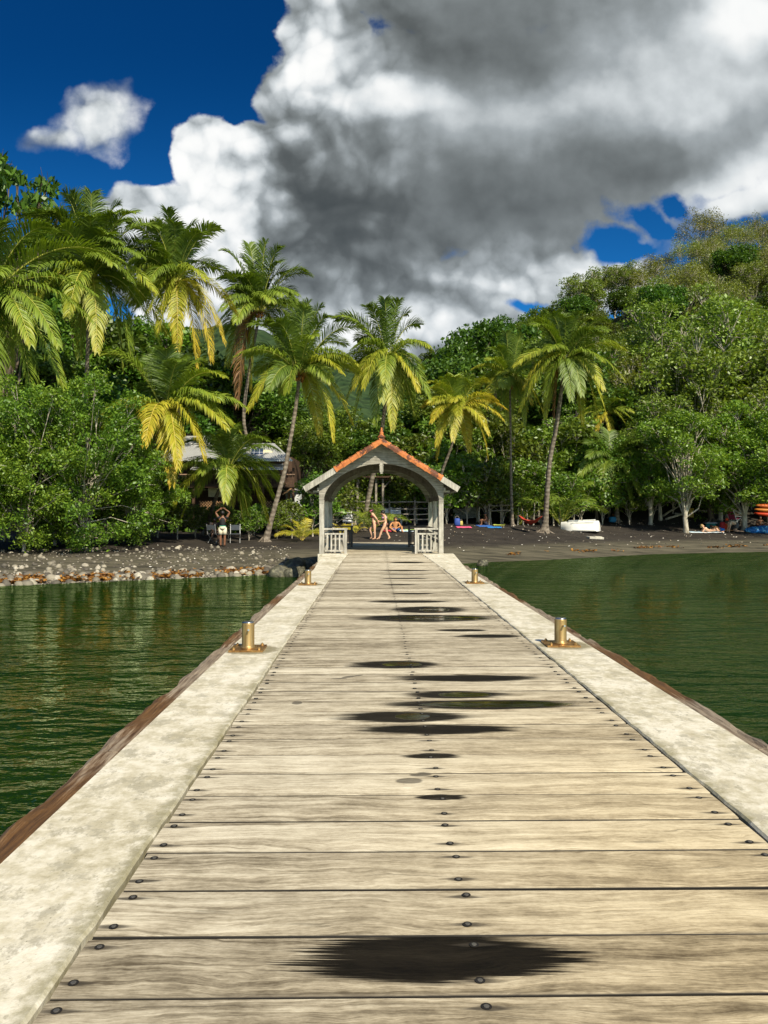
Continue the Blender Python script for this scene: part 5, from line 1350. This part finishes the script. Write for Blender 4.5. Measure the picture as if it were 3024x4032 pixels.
# trunk with spread roots that carries the bright tree
p = gp(2800, 2070); tr_ = thing('fig_tree', 'old gnarled tree trunk with spreading roots behind the cool box', 'tree', p)
b = MB(); rr = random.Random(2)
for j in range(6): b.tube([(rr.uniform(-.2,.2), rr.uniform(-.15,.15), .1), (rr.uniform(-.2,.2), rr.uniform(-.15,.15), 1.4), (rr.uniform(-.5,.5), rr.uniform(-.2,.2), 3.6)], [.20,.15,.11], 7)
b.build('trunk', B_BROWN, tr_, True)
for j in range(8):
    a = j*.8; b = MB(); b.tube([(math.cos(a)*.15, math.sin(a)*.15, .5), (math.cos(a)*.6, math.sin(a)*.5, .15), (math.cos(a)*1.2, math.sin(a)*1.0, -.08)], [.10,.08,.03], 6); b.build('root', B_BROWN, tr_, True)
cm, _t = PROTO['bright2']; o = link('crown', cm, tr_, (0, 0, -1.0)); o.scale = (.75,.75,.85)

# far mast on the mountain
p = at(1371, 1415, 430); b = MB(); b.bar((0,0,-6),(0,0,2.6),.8,.8); b.bar((-1.5,0,-1.2),(1.5,0,-1.2),.6,.6); b.box((0,0,.2),(1.7,1.2,1.3)); b.box((2.6,0,-1.6),(2.4,1.4,1.0))
tag(b.build('mast', simple('mast_grey', (.30,.24,.22), .7), None, loc=p), 'tiny mast on the far ridge between the two central palms', 'mast')

# ------------------------------------------------------------------ people
def person(label, loc, J, skin, rz=0, scale=1.0, female=False):
    root = thing('person', label, 'person', loc, rz); root.scale = (scale,)*3
    V = lambda k_: Vector(J[k_])
    vs = []; es = []; rad = []; idx = {}
    def nv(k_, p, r): idx[k_] = len(vs); vs.append(Vector(p)); rad.append(r); return idx[k_]
    def ed(a, b_): es.append((idx[a], idx[b_]))
    fw = .92 if female else 1
    nv('pel', V('pel'), .135); nv('waist', V('waist'), .105*fw); nv('chest', V('chest'), .13*fw); ed('pel','waist'); ed('waist','chest')
    nk = V('neck'); hd = V('head'); up = (hd - nk).normalized(); f_ = Vector(J['face']).normalized()
    nv('neck', nk, .058); ed('chest','neck'); nv('jaw', nk.lerp(hd, .55) + f_*.015, .066); ed('neck','jaw'); nv('skull', hd, .098); ed('jaw','skull'); nv('top', hd + up*.075, .072); ed('skull','top')
    nv('nose', hd + f_*.115 - up*.025, .014); ed('skull','nose')
    sid = f_.cross(up).normalized()
    for s_ in (-1, 1): nv(f'ear{s_}', hd + sid*s_*.098 - up*.01, .016); ed('skull', f'ear{s_}')
    for s_ in 'LR':
        nv('sh'+s_, V('sh'+s_), .066*fw); ed('chest','sh'+s_); nv('el'+s_, V('el'+s_), .045*fw); ed('sh'+s_,'el'+s_); nv('wr'+s_, V('wr'+s_), .030); ed('el'+s_,'wr'+s_)
        d = (V('wr'+s_)-V('el'+s_)).normalized(); sd = d.cross(Vector((.3,.9,.2))).normalized(); nn_ = d.cross(sd)
        pm = V('wr'+s_) + d*.06; nv('pm'+s_, pm, .030); ed('wr'+s_,'pm'+s_)
        for q in range(4):
            o_ = sd*((q-1.5)*.021); ln = (.062,.078,.074,.056)[q]
            nv(f'f{q}a{s_}', pm + o_ + d*(.035+ln*.4), .0095); ed('pm'+s_, f'f{q}a{s_}')
            nv(f'f{q}b{s_}', pm + o_*1.15 + d*(.035+ln) + nn_*.018, .0075); ed(f'f{q}a{s_}', f'f{q}b{s_}')
        nv('ta'+s_, pm - sd*.045 - d*.005, .012); ed('pm'+s_,'ta'+s_); nv('tb'+s_, pm - sd*.062 + d*.035, .009); ed('ta'+s_,'tb'+s_)
        nv('hip'+s_, V('hip'+s_), .098); ed('pel','hip'+s_)
        kn, an = V('kn'+s_), V('an'+s_)
        nv('th'+s_, V('hip'+s_).lerp(kn, .45), .085); ed('hip'+s_,'th'+s_); nv('kn'+s_, kn, .058); ed('th'+s_,'kn'+s_)
        nv('cf'+s_, kn.lerp(an, .35), .060); ed('kn'+s_,'cf'+s_); nv('an'+s_, an, .038); ed('cf'+s_,'an'+s_)
        to = V('to'+s_); nv('hl'+s_, an + (an-to).normalized()*.04 + Vector((0,0,-.02)), .034); ed('an'+s_,'hl'+s_); nv('bl'+s_, an.lerp(to, .65), .036); ed('an'+s_,'bl'+s_); nv('to'+s_, to, .024); ed('bl'+s_,'to'+s_)
    me = bpy.data.meshes.new('body_cage'); me.from_pydata(vs, es, []); me.update()
    o = bpy.data.objects.new('body', me); C.objects.link(o)
    o.modifiers.new('skin', 'SKIN'); 
    sv = me.skin_vertices[0].data
    for i, r in enumerate(rad): sv[i].radius = (r, r); sv[i].use_root = (i == 0)
    for k_, q in (('pel', (.125,.15)), ): pass
    ss = o.modifiers.new('sub', 'SUBSURF'); ss.levels = 2; ss.render_levels = 2
    bpy.context.view_layer.update()
    dg = bpy.context.evaluated_depsgraph_get(); m2 = bpy.data.meshes.new_from_object(o.evaluated_get(dg)); m2.materials.clear(); m2.materials.append(skin)
    m2.polygons.foreach_set('use_smooth', [True]*len(m2.polygons)); m2.name = 'body'
    o.modifiers.clear(); o.data = m2; o.parent = root
    return root, (lambda k_: Vector(J[k_])), up, f_
def hair(root, hd, up, f_, mat, long=0, bun=False):
    b = MB(); c = hd + up*.028 - f_*.030; b.ball(c, (.108,.108,.108), 14, 9)
    if long: b.tube([c - f_*.05, c - f_*.085 - up*.10, c - f_*.07 - up*long], [.075,.065,.03], 8)
    if bun: b.ball(c - f_*.09 + up*.07, .05, 8, 6)
    b.build('hair', mat, root, True)
def shorts(root, V, mat, ln=.55, name='shorts', r=.155):
    b = MB(); b.tube([V('pel').lerp(V('waist'), .45), V('pel'), (V('hipL')+V('hipR'))/2 - Vector((0,0,.03))], [r*.88, r, r*.98], 14)
    for s_ in 'LR': b.tube([V('hip'+s_) + (V('hip'+s_)-V('kn'+s_))*.10, V('hip'+s_).lerp(V('kn'+s_), ln*.5), V('hip'+s_).lerp(V('kn'+s_), ln)], [.108,.108,.105], 12)
    b.build(name, mat, root, True)
def band(root, a, c, r, mat, name):
    b = MB(); b.tube([a, a.lerp(c, .5), c], [r*.94, r, r*.94], 14); b.build(name, mat, root, True)
def shirt(root, V, mat, sleeves=.0, name='shirt', lo=.1):
    b = MB(); b.tube([V('pel').lerp(V('waist'), lo), V('waist'), V('chest'), V('chest').lerp(V('neck'), .55)], [.14,.128,.155,.10], 14)
    for s_ in 'LR': b.tube([V('chest').lerp(V('sh'+s_), .6), V('sh'+s_), V('sh'+s_).lerp(V('el'+s_), max(sleeves, .12))], [.085,.083,.075], 10)
    b.build(name, mat, root, True)
SKIN1 = simple('skin_light', (.62,.36,.22), .5, 0, .08, 6, .05); SKIN2 = simple('skin_tan', (.50,.23,.09), .5, 0, .08, 6, .05); SKIN3 = simple('skin_brown', (.20,.09,.045), .5, 0, .08, 6, .05); SKIN4 = simple('skin_dark', (.06,.03,.018), .5, 0, .08, 6, .05)
HBR = simple('hair_brown', (.05,.022,.012), .5); HBK = simple('hair_black', (.012,.010,.009), .5); HBL = simple('hair_blond', (.40,.26,.10), .5)
# two women walking hand in hand (towards the left)
pA = at(1475, 2132, 41.5); pA.z = gz(pA.x, pA.y) - .0
J = dict(pel=(-.01,0,.84), waist=(-.05,0,.99), chest=(-.08,0,1.17), neck=(-.11,0,1.32), head=(-.16,0,1.43), face=(-1,0,-.15), shL=(-.05,-.16,1.25), shR=(-.05,.16,1.25), elL=(.11,-.19,1.06), elR=(.09,.19,1.08), wrL=(.19,-.08,.87), wrR=(.17,.10,.90),
         hipL=(-.01,-.09,.80), hipR=(-.01,.09,.80), knL=(.0,-.10,.45), anL=(.02,-.10,.07), toL=(-.13,-.11,.025), knR=(-.24,.09,.50), anR=(-.11,.09,.12), toR=(-.24,.09,.05))
pr_, V, up, fc = person('person in a dark red bikini and pink headband leading the way by hand', pA, J, SKIN1, 0, 1.06, True)
hair(pr_, V('head'), up, fc, HBR, .0, True); band(pr_, V('chest')-Vector((.005,0,.05)), V('chest')+Vector((-.01,0,.05)), .138, simple('bikini_red', (.20,.02,.02), .6), 'bikini_top'); band(pr_, V('pel')+Vector((0,0,.05)), V('pel')-Vector((0,0,.07)), .150, simple('bikini_dark', (.10,.02,.02), .6), 'bikini_bottom')
band(pr_, V('head')+up*.035, V('head')+up*.065, .113, simple('headband_pink', (.75,.10,.25), .6), 'headband')
pB = at(1510, 2132, 41.5); pB.z = gz(pB.x, pB.y)
J = dict(pel=(.09,0,.78), waist=(.07,0,.93), chest=(.05,0,1.10), neck=(.01,0,1.24), head=(-.05,0,1.34), face=(-1,0,-.35), shL=(.08,-.15,1.17), shR=(.08,.15,1.17), elL=(.08,-.19,.94), elR=(.05,.18,.95), wrL=(-.16,-.12,.91), wrR=(-.17,.10,.92),
         hipL=(.09,-.09,.74), hipR=(.09,.09,.74), knL=(-.11,-.10,.41), anL=(-.22,-.10,.08), toL=(-.36,-.10,.03), knR=(.17,.09,.37), anR=(.31,.09,.09), toR=(.22,.09,.03))
pr_, V, up, fc = person('person in a pale pink bikini top following close behind with arms held forward', pB, J, SKIN1, 0, 1.08, True)
hair(pr_, V('head'), up, fc, HBK, .0, True); band(pr_, V('chest')-Vector((0,0,.05)), V('chest')+Vector((-.01,0,.05)), .138, simple('bikini_pink', (.75,.42,.62), .6), 'bikini_top'); band(pr_, V('pel')+Vector((0,0,.05)), V('pel')-Vector((0,0,.07)), .150, simple('bikini_floral', (.22,.10,.07), .6, 0, .6, 30), 'bikini_bottom')
# sitting man
pC = gp(1556, 2096)
JS = dict(pel=(0,.12,.13), waist=(0,.12,.28), chest=(-.01,.08,.46), neck=(0,.03,.62), head=(.02,-.02,.74), face=(.25,-1,-.35), shL=(-.19,.08,.54), shR=(.19,.08,.54), elL=(-.29,-.10,.34), elR=(.30,-.12,.36), wrL=(-.12,-.27,.27), wrR=(.14,-.30,.27),
         hipL=(-.10,.06,.12), hipR=(.10,.06,.12), knL=(-.33,-.22,.30), anL=(-.05,-.40,.07), toL=(.06,-.50,.03), knR=(.36,-.24,.34), anR=(.38,-.52,.06), toR=(.46,-.62,.03))
pr_, V, up, fc = person('person in blue shorts sitting on the red towel with bent knees', pC, JS, SKIN2, 0, 1.05)
hair(pr_, V('head'), up, fc, HBR); shorts(pr_, V, cloth('blue_shorts', (.05,.18,.50)), .6)
# standing man with raised arms
pD = gp(902, 2147); pD.y -= .8; pD.x -= .15; pD.z = gz(pD.x, pD.y)
J = dict(pel=(0,0,.90), waist=(0,0,1.05), chest=(0,0,1.26), neck=(0,0,1.45), head=(0,-.02,1.58), face=(0,1,0), shL=(-.20,0,1.39), shR=(.20,0,1.39), elL=(-.33,.0,1.62), elR=(.33,.0,1.62), wrL=(-.14,-.04,1.76), wrR=(.14,-.04,1.76),
         hipL=(-.09,0,.86), hipR=(.09,0,.86), knL=(-.10,0,.47), anL=(-.09,0,.08), toL=(-.11,.15,.03), knR=(.10,0,.47), anR=(.09,0,.08), toR=(.11,.15,.03))
pr_, V, up, fc = person('person in black top and cream shorts standing with both arms raised on left shore', pD, J, SKIN3, .1, 1.02)
hair(pr_, V('head'), up, fc, HBK); shirt(pr_, V, cloth('black_top', (.012,.012,.013)), .0, 'tank_top', .6); shorts(pr_, V, cloth('cream_shorts', (.70,.64,.46)), .72, 'shorts', .165)
band(pr_, V('pel')+Vector((0,0,.09)), V('pel')+Vector((0,0,.055)), .158, cloth('green_band', (.10,.45,.30)), 'waistband')
# folding chairs + seated shaded person
M_ALU = simple('aluminium', (.42,.42,.40), .5, .5)
def fold_chair(px, py, d, label, rz):
    p = gp(px, py); r_ = thing('folding_chair', label, 'folding chair', p, rz, 'folding chairs on the left shore')
    for s_ in (-1, 1):
        b = MB(); b.bar((-.24, s_*.24, 0), (.24, s_*.24, .46), .03, .03); b.build('leg', M_ALU, r_)
        b = MB(); b.bar((.24, s_*.24, 0), (-.24, s_*.24, .46), .03, .03); b.build('leg', M_ALU, r_)
        b = MB(); b.bar((-.26, s_*.24, .44), (-.34, s_*.24, .95), .03, .03); b.build('back_post', M_ALU, r_)
    b = MB(); b.box((0,0,.46), (.50,.48,.03)); b.build('seat', simple('chair_cloth', (.05,.06,.07), .8), r_)
    b = MB(); b.box((-.325,0,.78), (.03,.48,.26)); b.build('backrest', simple('chair_cloth2', (.05,.06,.07), .8), r_)
    return p
pe = fold_chair(845, 2138, 37, 'folding chair with pale crossed legs under the person in the shade', 1.2)
fold_chair(926, 2138, 37, 'empty folding chair with pale crossed legs right of the person with raised arms', -1.4)
JC = dict(pel=(0,.05,.56), waist=(0,.06,.70), chest=(0,.04,.90), neck=(0,.0,1.07), head=(0,-.04,1.19), face=(.2,-1,-.2), shL=(-.19,.03,1.0), shR=(.19,.03,1.0), elL=(-.25,-.12,.78), elR=(.25,-.12,.78), wrL=(-.15,-.33,.68), wrR=(.15,-.33,.68),
         hipL=(-.10,0,.55), hipR=(.10,0,.55), knL=(-.14,-.42,.52), anL=(-.15,-.42,.09), toL=(-.16,-.56,.04), knR=(.14,-.42,.52), anR=(.15,-.40,.09), toR=(.17,-.54,.04))
pr_, V, up, fc = person('person in dark clothes sitting on a folding chair in the palm shade', pe, JC, SKIN4, .3, .98)
hair(pr_, V('head'), up, fc, HBK); shirt(pr_, V, cloth('dark_shirt', (.02,.016,.014)), .5); shorts(pr_, V, cloth('dark_shorts', (.025,.022,.02)), .75)
# crouching person by the towels
pF = gp(1913, 2070)
J = dict(pel=(.05,0,.13), waist=(.03,0,.28), chest=(-.02,-.03,.48), neck=(-.05,-.05,.64), head=(-.08,-.08,.76), face=(-.8,-.5,-.3), shL=(-.02,-.20,.56), shR=(-.04,.16,.56), elL=(-.12,-.28,.38), elR=(-.14,.2,.38), wrL=(-.32,-.16,.36), wrR=(-.32,.06,.36),
         hipL=(.03,-.10,.12), hipR=(.03,.10,.12), knL=(-.33,-.12,.44), anL=(-.36,-.12,.07), toL=(-.50,-.13,.03), knR=(-.33,.10,.42), anR=(-.38,.10,.07), toR=(-.52,.11,.03))
pr_, V, up, fc = person('person sitting hunched with knees up on the dark blue towel', pF, J, SKIN3, .2)
hair(pr_, V('head'), up, fc, HBK, .2); shorts(pr_, V, cloth('dark_trunks', (.03,.03,.05)), .4)
# sunbathers
pG = gp(2790, 2098)
J = dict(pel=(.10,0,.12), waist=(-.05,0,.17), chest=(-.22,0,.26), neck=(-.34,0,.36), head=(-.40,0,.47), face=(.75,-.4,.1), shL=(-.28,-.17,.31), shR=(-.28,.17,.31), elL=(-.46,-.2,.06), elR=(-.46,.2,.06), wrL=(-.30,-.30,.04), wrR=(-.30,.30,.04),
         hipL=(.12,-.09,.12), hipR=(.12,.09,.12), knL=(.46,-.22,.20), anL=(.84,-.34,.06), toL=(.92,-.36,.14), knR=(.48,.02,.34), anR=(.75,-.05,.06), toR=(.86,-.06,.04))
pr_, V, up, fc = person('person in a bikini leaning back on both elbows on the striped towel', pG, J, SKIN1, -.15, 1.0, True)
hair(pr_, V('head'), up, fc, HBL, .16); band(pr_, V('chest')-Vector((-.04,0,.02)), V('chest')+Vector((-.04,0,.02)), .138, simple('bikini_white', (.70,.62,.55), .6), 'bikini_top'); band(pr_, V('pel')+Vector((-.05,0,.02)), V('pel')+Vector((.06,0,-.01)), .15, simple('bikini_beige', (.50,.32,.20), .6), 'bikini_bottom')
pH = gp(2838, 2096); pH.y += .45; pH.z = gz(pH.x, pH.y)
J = dict(pel=(.12,0,.15), waist=(-.04,0,.22), chest=(-.22,0,.30), neck=(-.36,0,.33), head=(-.48,0,.36), face=(-.8,0,-.5), shL=(-.27,-.19,.30), shR=(-.27,.19,.30), elL=(-.44,-.26,.06), elR=(-.44,.26,.06), wrL=(-.62,-.12,.05), wrR=(-.62,.12,.05),
         hipL=(.16,-.09,.13), hipR=(.16,.09,.13), knL=(.58,-.12,.08), anL=(.98,-.12,.08), toL=(1.12,-.12,.03), knR=(.58,.12,.08), anR=(.98,.12,.08), toR=(1.12,.12,.03))
pr_, V, up, fc = person('tanned person in bright blue shorts lying face down on the towel', pH, J, SKIN2, 0, 1.0)
hair(pr_, V('head'), up, fc, HBR); shorts(pr_, V, cloth('bright_blue_shorts', (.02,.22,.70)), .55)
pI = gp(2893, 2098); pI.y += .25; pI.z = gz(pI.x, pI.y)
J = dict(pel=(.20,0,.56), waist=(.06,0,.62), chest=(-.14,0,.64), neck=(-.30,0,.66), head=(-.42,0,.66), face=(-.7,0,-.6), shL=(-.22,-.17,.62), shR=(-.22,.17,.62), elL=(-.26,-.19,.34), elR=(-.25,.19,.34), wrL=(-.30,-.18,.10), wrR=(-.30,.18,.10),
         hipL=(.24,-.10,.50), hipR=(.24,.10,.50), knL=(.12,-.12,.09), anL=(.52,-.12,.08), toL=(.66,-.12,.04), knR=(.10,.12,.09), anR=(.50,.12,.08), toR=(.64,.12,.04))
pr_, V, up, fc = person('person in a beige shirt and grey shorts on hands and knees beside the red bags', pI, J, SKIN1, -.1, 1.05)
hair(pr_, V('head'), up, fc, HBR, .15); shirt(pr_, V, cloth('beige_shirt', (.60,.46,.32)), .6); shorts(pr_, V, cloth('grey_shorts', (.10,.10,.095)), .6)
pK = gp(2992, 2080)
pr_, V, up, fc = person('person in shade sitting behind the blue lilo near the kayaks', pK, dict(JS), SKIN3, 0, 1.0)
hair(pr_, V('head'), up, fc, HBK); shorts(pr_, V, cloth('rust_shorts', (.22,.06,.03)), .6)
